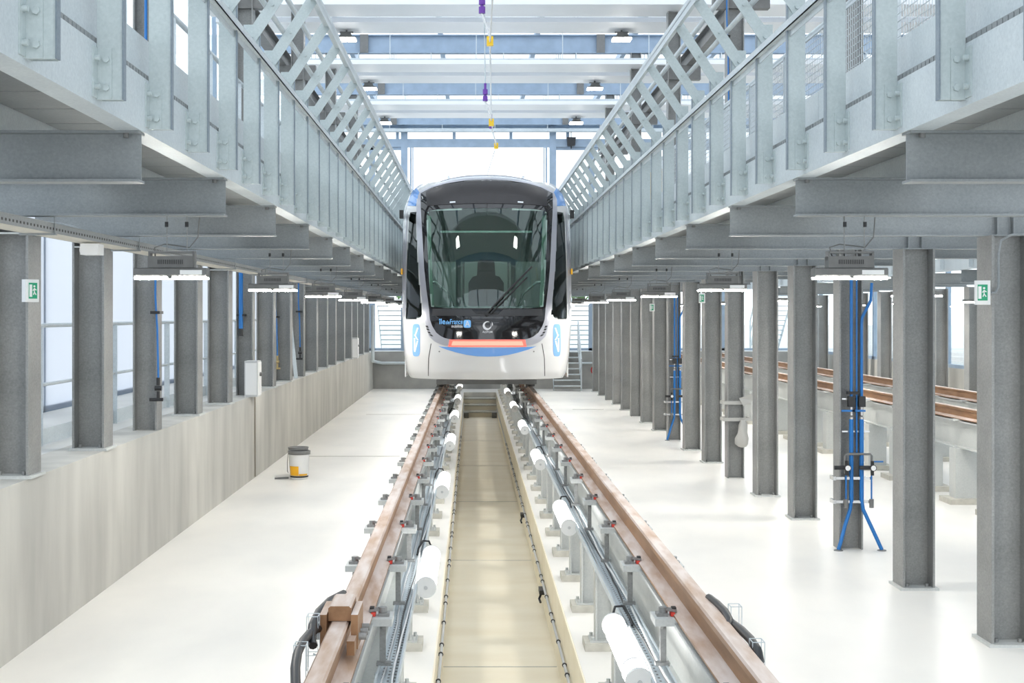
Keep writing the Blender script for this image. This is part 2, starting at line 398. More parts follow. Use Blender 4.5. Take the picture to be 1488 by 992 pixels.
MB().box(-.16, .16, -.075, .075, FOOT-.02, FOOT).build('top_plate', 'zinc_pale', p2)
first = True
for s in (-1, 1):
    for k in range(5, 26):
        loc = (T2+s*.7525, PED0+PEDS*k, 0)
        lab = 'stout pale pedestal under the %s rail of the neighbouring track, %s from the far end' % ('nearer' if s < 0 else 'farther', nth(26-k))
        if first: p2.location = loc; p2['label'] = lab; first = False
        else: dup(p2, loc, lab)

# ------------------------------------------------------------------ cable trays and tube lamps beside the rails
for s in (-1, 1):
    nm = 'left-hand' if s < 0 else 'right-hand'
    xc = TC+s*.602; z = .83
    t = thing('cable_tray', 'narrow perforated zinc cable tray along the %s rail of the tram track' % nm, 'cable tray')
    MB().box(xc-.05, xc+.05, 4.2, 43., z, z+.003).build('tray_floor', 'zinc_light', t)
    for q in (-1, 1): MB().box(xc+q*.05-.002, xc+q*.05+.002, 4.2, 43., z, z+.034).box(xc+q*.047-.005, xc+q*.047+.005, 4.2, 43., z+.034, z+.038).build('tray_side', 'zinc_light', t)
    sl = MB(); y = 4.25
    while y < 16:
        for q in (-.028, 0, .028): sl.box(xc+q-.005, xc+q+.005, y, y+.02, z+.003, z+.0038)
        y += .055
    sl.build('slots', 'dark_steel', t, kind='stuff')
    br = MB()
    for k in range(-1, 29):
        y = PED0+PEDS*k; br.box(xc-.045*s, xc+s*.069, y-.015, y+.015, z-.03, z-.001)
    br.build('bracket_arms', 'zinc_light', t, kind='stuff')
    for j, (mm, off) in enumerate((('grey_plastic', -.02), ('black_plastic', .012), ('white_plastic', .025))):
        pts = []; y = 4.3
        while y < 42.8:
            pts.append((xc+off*1.2+.008*math.sin(y*2.1+j*2)+random.uniform(-.003, .003), y, z+.010+.009*j)); y += .22
        MB().tube(pts, .006 if j != 1 else .0045, 5).build('power_cable', mm, label='%s cable lying in the tray along the %s rail' % (('grey', 'black', 'white')[j], nm), cat='cable')
    # tubular lamps
    ty0, n = (8.09, 8) if s < 0 else (6.0, 8)
    xt, zt, L, R = TC+s*.502, .845, 1.13, .058
    if s < 0:
        tl = thing('tube_lamp', 'lit white tubular work lamp hung beside the left-hand rail cable tray', 'lamp', group='tube lamps on the left-hand tray')
    else:
        tl = thing('tube_lamp', 'lit white tubular work lamp hung beside the right-hand rail cable tray', 'lamp', group='tube lamps on the right-hand tray')
    MB().cyl((0, .03, 0), (0, L-.03, 0), R, 20).build('tube', 'tube_white', tl)
    for a, b in ((0, .03), (L-.03, L)): 
        c = MB().cyl((0, a, 0), (0, b, 0), R+.004, 20).build('end_cap', 'white_plastic', tl)
    MB().cyl((0, -.006, 0), (0, .001, 0), .012, 8).build('gland', 'grey_plastic', tl)
    for a in (.2, L-.2): MB().cyl((0, a-.012, 0), (0, a+.012, 0), R+.003, 20).box(0, s*.05, a-.012, a+.012, -.012, 0).build('strap', 'white_plastic', tl)
    MB().tube([(0, L, .0), (0, L+.06, .03), (s*.02, L+.11, .07), (s*.06, L+.10, .075), (s*.09, L+.05, .03), (s*.095, L-.02, .0)] if s > 0 else
              [(0, L, .0), (0, L+.06, .03), (s*.02, L+.11, .07), (s*.06, L+.10, .075), (s*.09, L+.05, .03), (s*.095, L-.02, .0)], .007, 6).build('lead', 'black_plastic', tl)
    for k in range(n):
        loc = (xt, ty0+4.37*k, zt)
        lab = 'lit white tube lamp beside the %s rail tray, %s from the far end wall' % (nm, nth(n-k))
        if k == 0: tl.location = loc; tl['label'] = lab
        else: dup(tl, loc, lab)
    # conduit with black clips on the trench wall
    xw, zw = (TX0+.03, -.16) if s < 0 else (TX1-.03, -.32)
    c = thing('conduit', 'thin grey conduit with black clips on the %s trench side' % ('left' if s < 0 else 'right'), 'conduit')
    MB().cyl((xw, 4.5, zw), (xw, 40.5, zw), .0125, 8).build('pipe', 'grey_plastic', c)
    cm = MB().cyl((0, -.012, 0), (0, .012, 0), .019, 8).box(0, s*.02, -.012, .012, -.010, .010).mesh('clip', 'black_plastic')
    y = 5.
    k = 0
    while y < 30:
        link('clip', cm, c, (xw, y, zw)); y += (.78 if k % 3 else .3); k += 1
    if s > 0:
        for y in (9.1, 13.9, 19.2):
            MB().box(xw-.05, xw+.01, y, y+.22, zw-.06, zw-.015).tube([(xw-.02, y+.1, zw-.05), (xw-.05, y+.06, zw-.11), (xw-.04, y-.02, zw-.13)], .012, 6).build('junction_box', 'black_plastic', c)

# ------------------------------------------------------------------ rail clamp and jumper cables, front end
xr = TC-.7525
cl = thing('rail_clamp', 'rusty clamp block bolted over the left-hand rail joint', 'clamp', (xr, 5.55, RAIL))
MB().prism([(-.045, .002), (.045, .002), (.045, .052), (.036, .060), (-.036, .060), (-.045, .052)], -.12, .12).build('cap_block', 'rust', cl)
for s in (-1, 1):
    p = MB().box(s*.048, s*.075, -.16, .10, -.10, .035).build('side_plate', 'rust', cl)
    b = MB()
    for y in (-.11, -.03, .05): b.cyl((s*.075, y, -.06), (s*.105, y, -.06), .016, 6)
    b.build('bolt_heads', 'zinc_grey', p, kind='stuff')
MB().box(.040, .070, -.26, -.16, -.10, -.045).build('wedge', 'rust', cl)
for nm, side, P in (('rear', -1, [(499, 862, 6.0), (480, 872, 5.75), (463, 889, 5.5), (454, 908, 5.3), (452, 925, 5.2), (455, 938, 5.15)]),
                    ('front', -1, [(466, 911, 5.45), (452, 918, 5.25), (440, 932, 5.05), (432, 950, 4.85), (429, 970, 4.7), (430, 1010, 4.5)])):
    pts = [up(*q) for q in P]
    MB().tube(pts, .017, 8).build('jumper_cable', 'black_plastic', label='thick black jumper cable looping off the left rail clamp, %s loop' % nm, cat='cable')
for nm, P in (('rear', [(1030, 868, 5.9), (1042, 877, 5.75), (1054, 889, 5.6), (1061, 903, 5.45), (1058, 915, 5.4)]),
              ('front', [(1062, 904, 5.5), (1077, 915, 5.3), (1091, 929, 5.15), (1101, 945, 5.0), (1104, 960, 4.95), (1096, 975, 4.9)])):
    MB().tube([up(*q) for q in P], .017, 8).build('jumper_cable', 'black_plastic', label='thick black jumper cable bulging past the right-hand rail, %s loop' % nm, cat='cable')
for i, (px, py, d) in enumerate(((437, 955, 4.95), (455, 912, 5.35), (1068, 897, 5.6), (1100, 950, 5.05))):
    p = up(px, py, d); a, b = .022, .03
    t = MB()
    for dx in (-a, a):
        for dy in (-b, b): t.cyl((p.x+dx, p.y+dy, p.z-.16), (p.x+dx, p.y+dy, p.z+.05), .0018, 4)
        t.cyl((p.x+dx, p.y-b, p.z+.05), (p.x+dx, p.y+b, p.z+.05), .0018, 4)
    for dy in (-b, b): t.cyl((p.x-a, p.y+dy, p.z+.05), (p.x+a, p.y+dy, p.z+.05), .0018, 4); t.cyl((p.x-a, p.y+dy, p.z-.1), (p.x+a, p.y+dy, p.z-.1), .0018, 4)
    t.bar((p.x, p.y, p.z-.1), (TC+(-.7525 if px < 700 else .7525), p.y, FOOT-.005), .006, .004)
    t.build('cable_cage', 'zinc_light', label='thin wire cage holding the %s jumper cable loop beside the %s rail' % ('front' if i in (0, 3) else 'rear', 'left-hand' if px < 700 else 'right-hand'), cat='cable holder', group='wire cable cages %s' % ('left' if px < 700 else 'right'))

# ------------------------------------------------------------------ columns
BB, BT = EYE+.586, EYE+.812      # cross-beam bottom and top
def column(label, xc, y, z0, z1, main=False, group=None, name='steel_column'):
    t = thing(name, label, 'column', (xc, y, z0), group)
    h, b = (.25, .24) if main else (.285, .30)
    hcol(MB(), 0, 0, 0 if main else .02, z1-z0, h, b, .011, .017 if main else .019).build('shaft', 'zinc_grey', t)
    if not main:
        bp = MB().box(-.17, .17, -.18, .18, 0, .022).build('base_plate', 'zinc_pale', t)
        for x in (-.09, .09):
            for y2 in (-.09, .09): MB().cyl((x, y2, .022), (x, y2, .05), .018, 6).build('anchor_bolt', 'zinc_grey', bp)
    return t
RX, LX = 3.975, -3.415
for k in range(0, 17):
    main = k % 3 == 2
    y = colY(k)
    if y > YE-.3: break
    for s in (-1, 1):
        if s > 0:
            if k == 2: lab = 'tall grey steel column wrapped by the nearest blue compressed-air pipes'
            elif k == 8: lab = 'tall grey steel column carrying the farther set of blue compressed-air pipes'
            elif k == 5: lab = 'tall grey steel column with pale tape and plastic sheet wrapped round it'
            elif k == 0: lab = 'broad grey steel column carrying the green exit sign, standing on the white floor'
            elif main: lab = 'tall grey roof column in the row on the white floor, %s from the far end wall' % nth(17-k)
            else: lab = 'grey steel column with base plate on the white floor, %s from the far end wall' % nth(17-k)
            g = {True: 'tall roof columns on the white floor', False: 'columns standing on the white floor'}[main] if k not in (0, 2, 5, 8) else None
            column(lab, RX-(.02 if main else 0), y, 0, 8.76 if main else BB, main, g)
        else:
            if k == 2: lab = 'tall grey steel column on the low wall with a long blue hose and valve'
            elif k == 5: lab = 'tall grey steel column on the low wall beside a pale grey cabinet'
            elif k == 0: lab = 'broad grey steel column carrying the green exit sign, standing on the low wall'
            elif main: lab = 'tall grey roof column in the row on the low wall, %s from the far end wall' % nth(17-k)
            else: lab = 'grey steel column with base plate on the low wall, %s from the far end wall' % nth(17-k)
            g = {True: 'tall roof columns on the low wall', False: 'columns standing on the low wall'}[main] if k not in (0, 2, 5) else None
            c = column(lab, LX-(.0 if main else 0), y, RAIL, 8.76 if main else 3.13, main, g)
            if not main:
                MB().box(-.19, .19, -.18, .18, 3.115-RAIL, 3.14-RAIL).build('cap_plate', 'zinc_grey', c)
                MB().box(-.124, .124, -.145, .145, BB+.01-RAIL, BB+.022-RAIL).build('stiffener', 'zinc_pale', c)
# far columns on the right, beyond the neighbouring track
for k in range(4, 16):
    column('slim grey column by the right-hand facade beyond the neighbouring track, %s from the far end' % nth(16-k), 10.6, colY(k), 0, BB if k % 3 != 2 else 8.76, k % 3 == 2, 'columns along the right-hand facade')
# crane brackets and beams along the tall columns
for s, x in ((-1, LX), (1, RX)):
    cb = thing('runway_beam', 'grey steel runway beam high along the %s tall columns' % ('left' if s < 0 else 'right'), 'beam')
    MB().prism([(x+s*.32+p, 7.48+q) for p, q in ih(.30, .2, .01, .016)], FR[0], 45.6).build('beam', 'dark_steel', cb)
    for k in (2, 5, 8, 11, 14):
        MB().box(x-.35*s if s > 0 else x+.35, x+s*.5, colY(k)-.08, colY(k)+.08, 7.05, 7.33).build('bracket', 'dark_steel', cb)

# ------------------------------------------------------------------ cross beams and walkways
def mx(s, v): return TC+s*v
for k in range(-3, 17):
    y = colY(k)
    if y > YE-.2: break
    for s in (-1, 1):
        if s < 0: x0, x1 = LX+.145, mx(-1, 1.70)
        else: x0, x1 = mx(1, 1.70), T2-1.70
        lab = 'grey steel cantilever beam under the %s-hand walkway, %s from the far end wall' % ('left' if s < 0 else 'right', nth(17-k))
        t = thing('cross_beam', lab, 'beam', (0, y, (BB+BT)/2), 'cross beams of the %s-hand walkway' % ('left' if s < 0 else 'right'))
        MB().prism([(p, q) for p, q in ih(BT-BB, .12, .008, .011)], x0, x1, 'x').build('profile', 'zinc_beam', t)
        xe = x1 if s < 0 else x0
        bo = MB().cyl((xe-s*-.06, -.035, (BT-BB)/2-.03), (xe-s*-.06, -.035, (BT-BB)/2-.011), .014, 6)
        bo.build('bolt', 'dark_steel', t)
        if s > 0:
            for q in (RX-.06, RX+.06): MB().box(q-.005, q+.005, -.056, .056, -(BT-BB)/2+.012, (BT-BB)/2-.012).build('stiffener', 'zinc_beam', t)
# beams from the far facade
for k in range(4, 16):
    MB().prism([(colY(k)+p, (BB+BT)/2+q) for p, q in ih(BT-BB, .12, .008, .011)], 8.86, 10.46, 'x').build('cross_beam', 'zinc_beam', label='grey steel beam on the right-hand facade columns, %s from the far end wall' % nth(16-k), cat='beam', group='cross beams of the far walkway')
FZ0, FZ1 = BT, BT+.242        # fascia channel
DK = FZ1
P0, PS = 4.50, .858
def walkway(s):
    side = 'left' if s < 0 else 'right'
    t = thing('walkway', 'raised galvanised maintenance walkway with leaning guard rails along the %s side of the tram' % side, 'walkway', (TC, 0, FZ0))
    Z = -FZ0
    y0, y1 = 1.5, 45.0
    X = lambda v: s*v
    def ch(xo, dirn, z0, z1, f):  # channel web at xo, flanges toward dirn
        d1 = dirn*.010; d2 = dirn*f; return MB().prism([(X(a), b+Z) for a, b in ((xo, z0), (xo+d2, z0), (xo+d2, z0+.013), (xo+d1, z0+.013), (xo+d1, z1-.013), (xo+d2, z1-.013), (xo+d2, z1), (xo, z1))], y0, y1)
    ch(1.69, 1, FZ0, FZ1, .11).build('inner_stringer', 'zinc_light', t)
    ch(2.50, -1, FZ0, FZ1, .09).build('outer_stringer', 'zinc_light', t)
    y = y0; k = 0
    dm = MB().box(X(1.705), X(2.485), .006, .519, FZ1-.045+Z, FZ1-.02+Z)
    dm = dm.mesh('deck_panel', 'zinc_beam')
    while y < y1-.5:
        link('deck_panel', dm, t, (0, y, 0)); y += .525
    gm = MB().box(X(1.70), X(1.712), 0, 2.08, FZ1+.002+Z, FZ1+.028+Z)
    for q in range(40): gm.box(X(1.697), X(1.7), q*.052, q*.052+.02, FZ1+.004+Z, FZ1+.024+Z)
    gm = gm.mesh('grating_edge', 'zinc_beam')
    tm = MB().box(X(1.735), X(1.741), .004, 2.096, FZ1+.03+Z, FZ1+.215+Z).mesh('toe_board', 'zinc_light')
    y = y0
    while y < y1-1.9:
        link('grating_edge', gm, t, (0, y, 0)); link('toe_board', tm, t, (0, y, 0)); y += 2.1
    zt = 4.30; zb = EYE+.835
    pm = MB().box(X(1.59), X(1.689), -.005, .005, zb+Z, zt+Z).mesh('post', 'zinc_post')
    lm = MB().box(X(1.584), X(1.5895), -.012, .03, zb+Z, zt+Z).mesh('lip', 'zinc_lip_shaded')  # thin edge strip, its shade painted in by the darker zinc
    cm = MB().box(X(1.60), X(1.735), .055, .061, zb+.004+Z, zb+.20+Z).box(X(1.684), X(1.69), -.075, .061, zb+.004+Z, zb+.2+Z)
    cm.box(X(1.63), X(1.69), -.012, -.005, zb+.0+Z, zb+.2+Z)
    for z in (.045, .155):
        cm.cyl((X(1.65), -.026, zb+z+Z), (X(1.65), -.006, zb+z+Z), .014, 6)
        cm.cyl((X(1.665), -.05, zb+z+Z), (X(1.685), -.05, zb+z+Z), .012, 6)
    cm = cm.mesh('cleat', 'zinc_post')
    a = Vector((X(1.655), -.012, 4.19+Z)); b = Vector((X(1.345), -.012, 4.655+Z))
    sm = MB().bar(a, b, .075, .009, (1, 0, 0)); sm.cyl((X(1.64), -.03, 4.22+Z), (X(1.64), -.012, 4.22+Z), .015, 6)
    q = a.lerp(b, .5); sm.cyl((q.x, -.03, q.z), (q.x, -.012, q.z), .009, 6)
    sm = sm.mesh('slat', 'zinc_post')
    k = -3
    while P0+PS*k < y1:
        y = P0+PS*k
        p = link('post', pm, t, (0, y, 0)); link('cleat', cm, p); link('lip', lm, p); link('slat', sm, t, (0, y, 0)); k += 1
    MB().box(X(1.565), X(1.605), y0, y1, 4.085+Z, 4.09+Z).box(X(1.565), X(1.571), y0, y1, 4.085+Z, 4.13+Z).box(X(1.60), X(1.605), y0, y1, 4.05+Z, 4.085+Z).build('hand_rail', 'zinc_light', t)
    MB().cyl((X(1.56), y0, 4.44+Z), (X(1.56), y1, 4.44+Z), .019, 10).build('mid_rail', 'zinc_light', t)
    MB().box(X(1.30), X(1.36), y0, y1, 4.645+Z, 4.651+Z).box(X(1.30), X(1.306), y0, y1, 4.60+Z, 4.69+Z).build('top_rail', 'zinc_light', t)
    MB().cyl((X(1.56), y0, 4.72+Z), (X(1.56), y1, 4.72+Z), .021, 10).build('upper_rail', 'zinc_light', t)
    # outer guard rail, mesh filled
    gp = MB().box(X(2.40), X(2.46), -.006, .006, DK+Z, DK+1.12+Z).mesh('guard_post', 'zinc_light')
    wm = MB(); n = 26
    x = X(2.39); L = 1.36
    for i in range(n+1): wm.bar((x, .02+L*i/n, DK+.22+Z), (x, .02+L*i/n, DK+1.08+Z), .004, .004, (0, 1, 0))
    for i in range(19): z = DK+.22+.86*i/18+Z; wm.bar((x, .02, z), (x, .02+L, z), .004, .004)
    for z in (DK+.21, DK+1.08): wm.box(x-.008, x+.008, 0, L+.04, z+Z, z+.02+Z)
    for y in (0, L+.02): wm.box(x-.008, x+.008, y, y+.02, DK+.2+Z, DK+1.1+Z)
    wm = wm.mesh('mesh_panel', 'zinc_light')
    y = y0
    while y < y1-1.5:
        link('guard_post', gp, t, (0, y, 0))
        if s > 0: link('mesh_panel', wm, t, (0, y+.02, 0))
        y += 1.43
    MB().cyl((X(2.43), y0, DK+1.14+Z), (X(2.43), y1, DK+1.14+Z), .021, 10).build('outer_hand_rail', 'zinc_light', t)
    MB().box(X(2.462), X(2.468), y0, y1, DK+.02+Z, DK+.17+Z).build('outer_toe_board', 'zinc_light', t)
    if s < 0: MB().cyl((X(2.43), y0, DK+.6+Z), (X(2.43), y1, DK+.6+Z), .017, 8).build('outer_mid_rail', 'zinc_light', t)
    return t
walkway(-1); walkway(1)
for xo, s, nm in ((T2-1.69, -1, 'columns'), (T2+1.69, 1, 'right-hand facade')):
    t = thing('walkway', 'raised walkway between the neighbouring track and the %s' % nm, 'walkway', (xo, 0, FZ0))
    MB().prism([(s*a, b) for a, b in ((0, 0), (.11, 0), (.11, .013), (.01, .013), (.01, .229), (.11, .229), (.11, .242), (0, .242))], 9., 45.).build('inner_stringer', 'zinc_light', t)
    MB().box(s*.012, s*.8, 9., 45., .20, .225).build('deck', 'zinc_beam', t)
    pm = MB().box(-s*.08, -s*.002, -.005, .005, .03, 1.1).mesh('post', 'zinc_light')
    for k in range(24): link('post', pm, t, (0, 9.3+1.5*k, 0))
    MB().box(-s*.1, -s*.06, 9., 45., .85, .89).build('hand_rail', 'zinc_light', t)
for i, (px, py) in enumerate(((945, 268), (959, 262))):
    p = up(px, py, 19.4+.3*i); MB().box(p.x-.035, p.x+.035, p.y, p.y+.02, p.z-.17, p.z+.17).bar((p.x, p.y+.012, p.z-.17), (p.x, p.y+.012, FZ1), .02, .01, (1, 0, 0)).build('warning_plate', 'yellow', label='narrow yellow warning plate on the right-hand walkway, %s the tram front' % ('just before', 'beside')[i], cat='sign', group='yellow plates on the right-hand walkway')

# ------------------------------------------------------------------ lamps under the walkways
def batten(name_side):
    t = thing('batten_lamp', 'lit twin-bar lamp hung under the %s-hand walkway beams' % name_side, 'lamp', group='lamps under the %s-hand walkway' % name_side)
    w = .215
    MB().prism([(-.055, .0), (.055, .0), (.06, .012), (.06, .05), (.05, .055), (-.05, .055), (-.06, .05), (-.06, .012)], -w, w, 'x').build('housing', 'housing', t)
    for a, b in ((-w+.004, -.008), (.008, w-.004)): MB().box(a, b, -.058, .05, -.012, -.0005).build('diffuser', 'lamp_white', t)
    MB().box(-.012, .012, -.062, .05, -.008, .002).build('divider', 'housing', t)
    g = MB().box(-.135, .135, -.045, .045, .057, .125).build('gear_box', 'housing', t)
    sl = MB()
    for i in range(14): sl.box(-.075+.011*i, -.070+.011*i, -.047, -.045, .078, .104)
    sl.build('louvre_slots', 'black_plastic', g, kind='stuff')
    MB().box(-.13, .135, -.03, .03, .143, .155).box(.128, .14, -.03, .03, .057, .155).box(-.135, -.123, -.03, .03, .1, .155).build('hanger_bracket', 'dark_steel', t)
    MB().box(.06, .19, -.0615, -.0595, .016, .042).build('rating_label', 'white_plastic', t)
    for x in (-.03, .09): 
        rd = MB().cyl((x, 0, .15), (x, 0, .372), .0035, 6).build('rod', 'zinc_grey', t)
        MB().cyl((x, -.012, .30), (x, -.012, .33), .011, 8).build('eye', 'black_plastic', rd)
    MB().tube([(-.1, 0, .12), (-.11, .03, .18), (-.05, .03, .20), (.1, .02, .18), (.15, .02, .24), (.16, .02, .36)], .004, 6).build('lead', 'dark_steel', t)
    return t
for s in (-1, 1):
    t = batten('left' if s < 0 else 'right')
    for k in range(9):
        loc = (mx(s, 2.02), colY(-1)+2*BAY*k, EYE+.222)
        if loc[1] > 44: break
        lab = 'lit twin-bar lamp under the %s-hand walkway, %s from the far end wall' % ('left' if s < 0 else 'right', nth(9-k))
        if k == 0: t.location = loc; t['label'] = lab
        else: dup(t, loc, lab)
t = thing('batten_lamp', 'lit twin-bar lamp under the far walkway above the neighbouring track', 'lamp', group='lamps over the neighbouring track')
MB().box(-.3, .3, -.06, .06, 0, .05).build('housing', 'housing', t)
MB().box(-.29, .29, -.062, .05, -.016, .001).build('diffuser', 'lamp_white', t)
MB().cyl((0, 0, .05), (0, 0, .34), .006, 6).build('rod', 'zinc_grey', t)
for k, (x, y) in enumerate([(5.35, colY(3)), (5.35, colY(6)), (5.35, colY(9)), (5.35, colY(12)), (9.2, colY(7)), (9.2, colY(9)), (9.2, colY(11)), (9.2, colY(13))]):
    lab = 'lit twin-bar lamp over the %s side of the neighbouring track, %s from the far end' % ('nearer' if x < 7 else 'facade', nth(4-k % 4))
    if k == 0: t.location = (x, y, EYE+.23); t['label'] = lab
    else: dup(t, (x, y, EYE+.23), lab)

# ------------------------------------------------------------------ roof frames, radiant panels, high lamps
for i, y in enumerate(FR):
    if y < YB: continue
    t = thing('roof_beam', 'blue-grey steel roof beam across the hall, %s from the tall door' % nth(len(FR)-i), 'beam', (0, y, 8.76), 'roof beams across the hall')
    MB().prism([(p, .22+q) for p, q in ih(.44, .22, .012, .02)], CLX, WR, 'x').build('profile', 'roof_steel', t)
    for x in (-2.6, 3.1): MB().box(x-.1, x+.1, -.15, -.11, .0, .9 if False else .44).build('web_plate', 'dark_steel', t)
    ct = thing('roof_cable_tray', 'pale cable tray under a roof beam, %s from the tall door' % nth(len(FR)-i), 'cable tray', (0, y, 8.53), 'cable trays under the roof beams')
    MB().box(CLX, WR, -.12, .12, 0, .008).box(CLX, WR, -.125, -.118, 0, .10).box(CLX, WR, .118, .125, 0, .10).build('tray', 'zinc_light', ct)
    for k in range(10): MB().box(CLX+.8+1.75*k, CLX+.82+1.75*k, -.13, .13, .0, .228).build('hanger', 'zinc_light', ct)
    for a, b in ((-.7, .4), (.9, 2.0)):
        if y+b > 46: continue
        p = thing('radiant_panel', 'long white ceiling panel %s the roof beam %s from the tall door' % ('under' if a < 0 else 'just behind', nth(len(FR)-i)), 'ceiling panel', (0, y, 8.38), 'white ceiling panels under the roof')
        MB().box(CLX+.1, WR-.1, a, b, 0, .04).build('panel', 'panel_white', p)
        for q in (a, b-.03): MB().box(CLX+.1, WR-.1, q, q+.03, .04, .10).build('edge', 'panel_white', p)
        for k in range(8):
            for q in (a+.1, b-.1): MB().bar((CLX+1.3+2.05*k, q, .04), (CLX+1.3+2.05*k, q, .92 if y < 46 else .5), .02, .01, (1, 0, 0)).build('hanger', 'zinc_light', p)
    if y < 44 and y > 12:
        for x in (-2.62, 3.12):
            l = thing('high_bay_lamp', 'lit high-bay lamp over the %s walkway, %s from the tall door' % ('left-hand' if x < 0 else 'right-hand', nth(len(FR)-i)), 'lamp', (x, y+1.7, 8.17), 'high-bay lamps under the roof')
            MB().prism([(-.20, .03), (.20, .03), (.20, .05), (.13, .06), (.10, .13), (-.10, .13), (-.13, .06), (-.20, .05)], -.17, .17).build('housing', 'housing', l)
            for q in (-.1, .1): MB().box(q-.092, q+.092, -.16, .16, 0, .031).build('diffuser', 'high_lamp', l)
            MB().box(-.14, .14, -.02, .02, .16, .18).cyl((0, 0, .13), (0, 0, .21), .02, 8).build('hanger', 'housing', l)

# ------------------------------------------------------------------ contact wire
wire = thing('contact_wire', 'thin white overhead wire above the tram with purple insulator straps', 'wire', (0, 0, 0))
pts = [Vector((.26, 2, 6.8)), Vector((.26, 12, 6.6)), up(712, 60, 20.7), up(714, 178, 27.2), up(721, 212, 33.5), Vector((.3, 45, 6.4))]
MB().tube(pts, .014, 6).build('wire', 'white_plastic', wire)
for (px, py, d, top) in ((712, 60, 20.75, 8.378), (714, 178, 27.02, 8.378), (721, 212, 33.3, 8.378)):
    p = up(px, py, d)
    b = MB().box(p.x-.05, p.x+.05, d-.04, d+.04, p.z-.07, p.z+.07).build('wire_block', 'yellow', wire)
    q = Vector((p.x-.12, d, p.z+.42))
    MB().cyl((p.x, d, p.z+.07), q, .02, 8).build('link', 'chrome', wire)
    MB().cyl(q, (q.x, d, q.z+.1), .05, 10).cyl((q.x, d, q.z+.13), (q.x, d, q.z+.23), .05, 10).cyl((q.x, d, q.z), (q.x, d, q.z+.35), .025, 8).build('insulator', 'purple', wire)
    MB().cyl((q.x, d, q.z+.35), (q.x-.02, d, top), .012, 6).build('dropper', 'zinc_light', wire)
p = up(830, 205, 45.83); sp = thing('loudspeaker', 'small black loudspeaker hanging high beside the tall door', 'loudspeaker', (p.x, 45.83, p.z))
MB().prism([(-.12, -.16), (.12, -.16), (.15, .12), (-.15, .12)], -.12, .12).build('cabinet', 'black_plastic', sp)
MB().cyl((0, 0, .12), (0, 0, 8.53-p.z), .015, 6).build('rod', 'dark_steel', sp)
MB().cyl((0, 0, -.25), (0, 0, -.16), .02, 6).build('plug', 'black_plastic', sp)

# ------------------------------------------------------------------ cable tray along the left columns
x0, x1, z0 = -2.68, -2.50, BB-.10
t = thing('cable_tray', 'wide perforated cable tray under the beams beside the left-hand columns', 'cable tray')
MB().box(x0, x1, 1.5, 44, z0, z0+.005).build('tray_floor', 'plinth', t)
for x in (x0, x1): MB().box(x-.003, x+.003, 1.5, 44, z0, z0+.055).box(x-.008, x+.008, 1.5, 44, z0+.055, z0+.06).build('tray_side', 'zinc_beam', t)
sl = MB(); y = 4
while y < 16: sl.box(x1+.003, x1+.0045, y, y+.022, z0+.018, z0+.032); y += .06
sl.build('slots', 'black_plastic', t, kind='stuff')
for k in range(-3, 16):
    MB().box(x0-.02, x1+.02, colY(k)-.015, colY(k)+.015, z0-.012, z0).cyl((x0-.01, colY(k), z0), (x0-.01, colY(k), BB), .004, 6).cyl((x1+.01, colY(k), z0), (x1+.01, colY(k), BB), .004, 6).build('hanger', 'zinc_beam', t)
for j, (off, mm) in enumerate(((.04, 'grey_plastic'), (.08, 'black_plastic'), (.13, 'grey_plastic'))):
    pp = [(x0+off+.008*math.sin(i*1.3+j), 2+.5*i, z0+.022) for i in range(84)]
    MB().tube(pp, .014, 6).build('power_cable', mm, label='%s cable lying in the wide tray beside the left-hand columns, %s' % (('thick grey', 'black', 'second grey')[j], ('outermost', 'middle', 'innermost')[j]), cat='cable')
for i in range(4):
    y = 9.35+.09*i
    MB().tube([(-3.26, y, BB+.03), (-2.9-.03*i, y, BB+.03), (-2.80, y+.05, BB+.02), (-2.72, y+.1, BB-.03), (-2.66, y+.2, z0+.03)], .02, 8).build('flexible_conduit', 'zinc_beam', label='pale flexible conduit bending into the wide left-hand cable tray', cat='conduit', group='conduits bending into the tray')
MB().box(-2.62, -2.50, 9.2, 9.34, z0-.085, z0-.012).cyl((-2.64, 9.27, z0-.05), (-2.62, 9.27, z0-.05), .02, 8).build('junction_box', 'white_plastic', label='small white junction box under the wide left-hand tray', cat='box')

# ------------------------------------------------------------------ guard rail outside the left columns
gx = -3.98
for i in range(13):
    y0 = 4.7+2.65*i
    t = thing('guard_rail', 'pale guard rail section behind the left-hand columns, %s from the far end' % nth(13-i), 'railing', (gx, y0, RAIL), 'guard rail behind the left-hand columns')
    MB().box(-.035, .035, -.006, .006, 0, 1.1).build('post', 'zinc_light', t)
    MB().cyl((0, 0, 1.11), (0, 2.65, 1.11), .021, 8).build('top_rail', 'zinc_light', t)
    MB().cyl((0, 0, .56), (0, 2.65, .56), .017, 8).build('mid_rail', 'zinc_light', t)
    MB().box(-.012, -.006, .0, 2.65, .0, .15).build('toe_board', 'zinc_light', t)

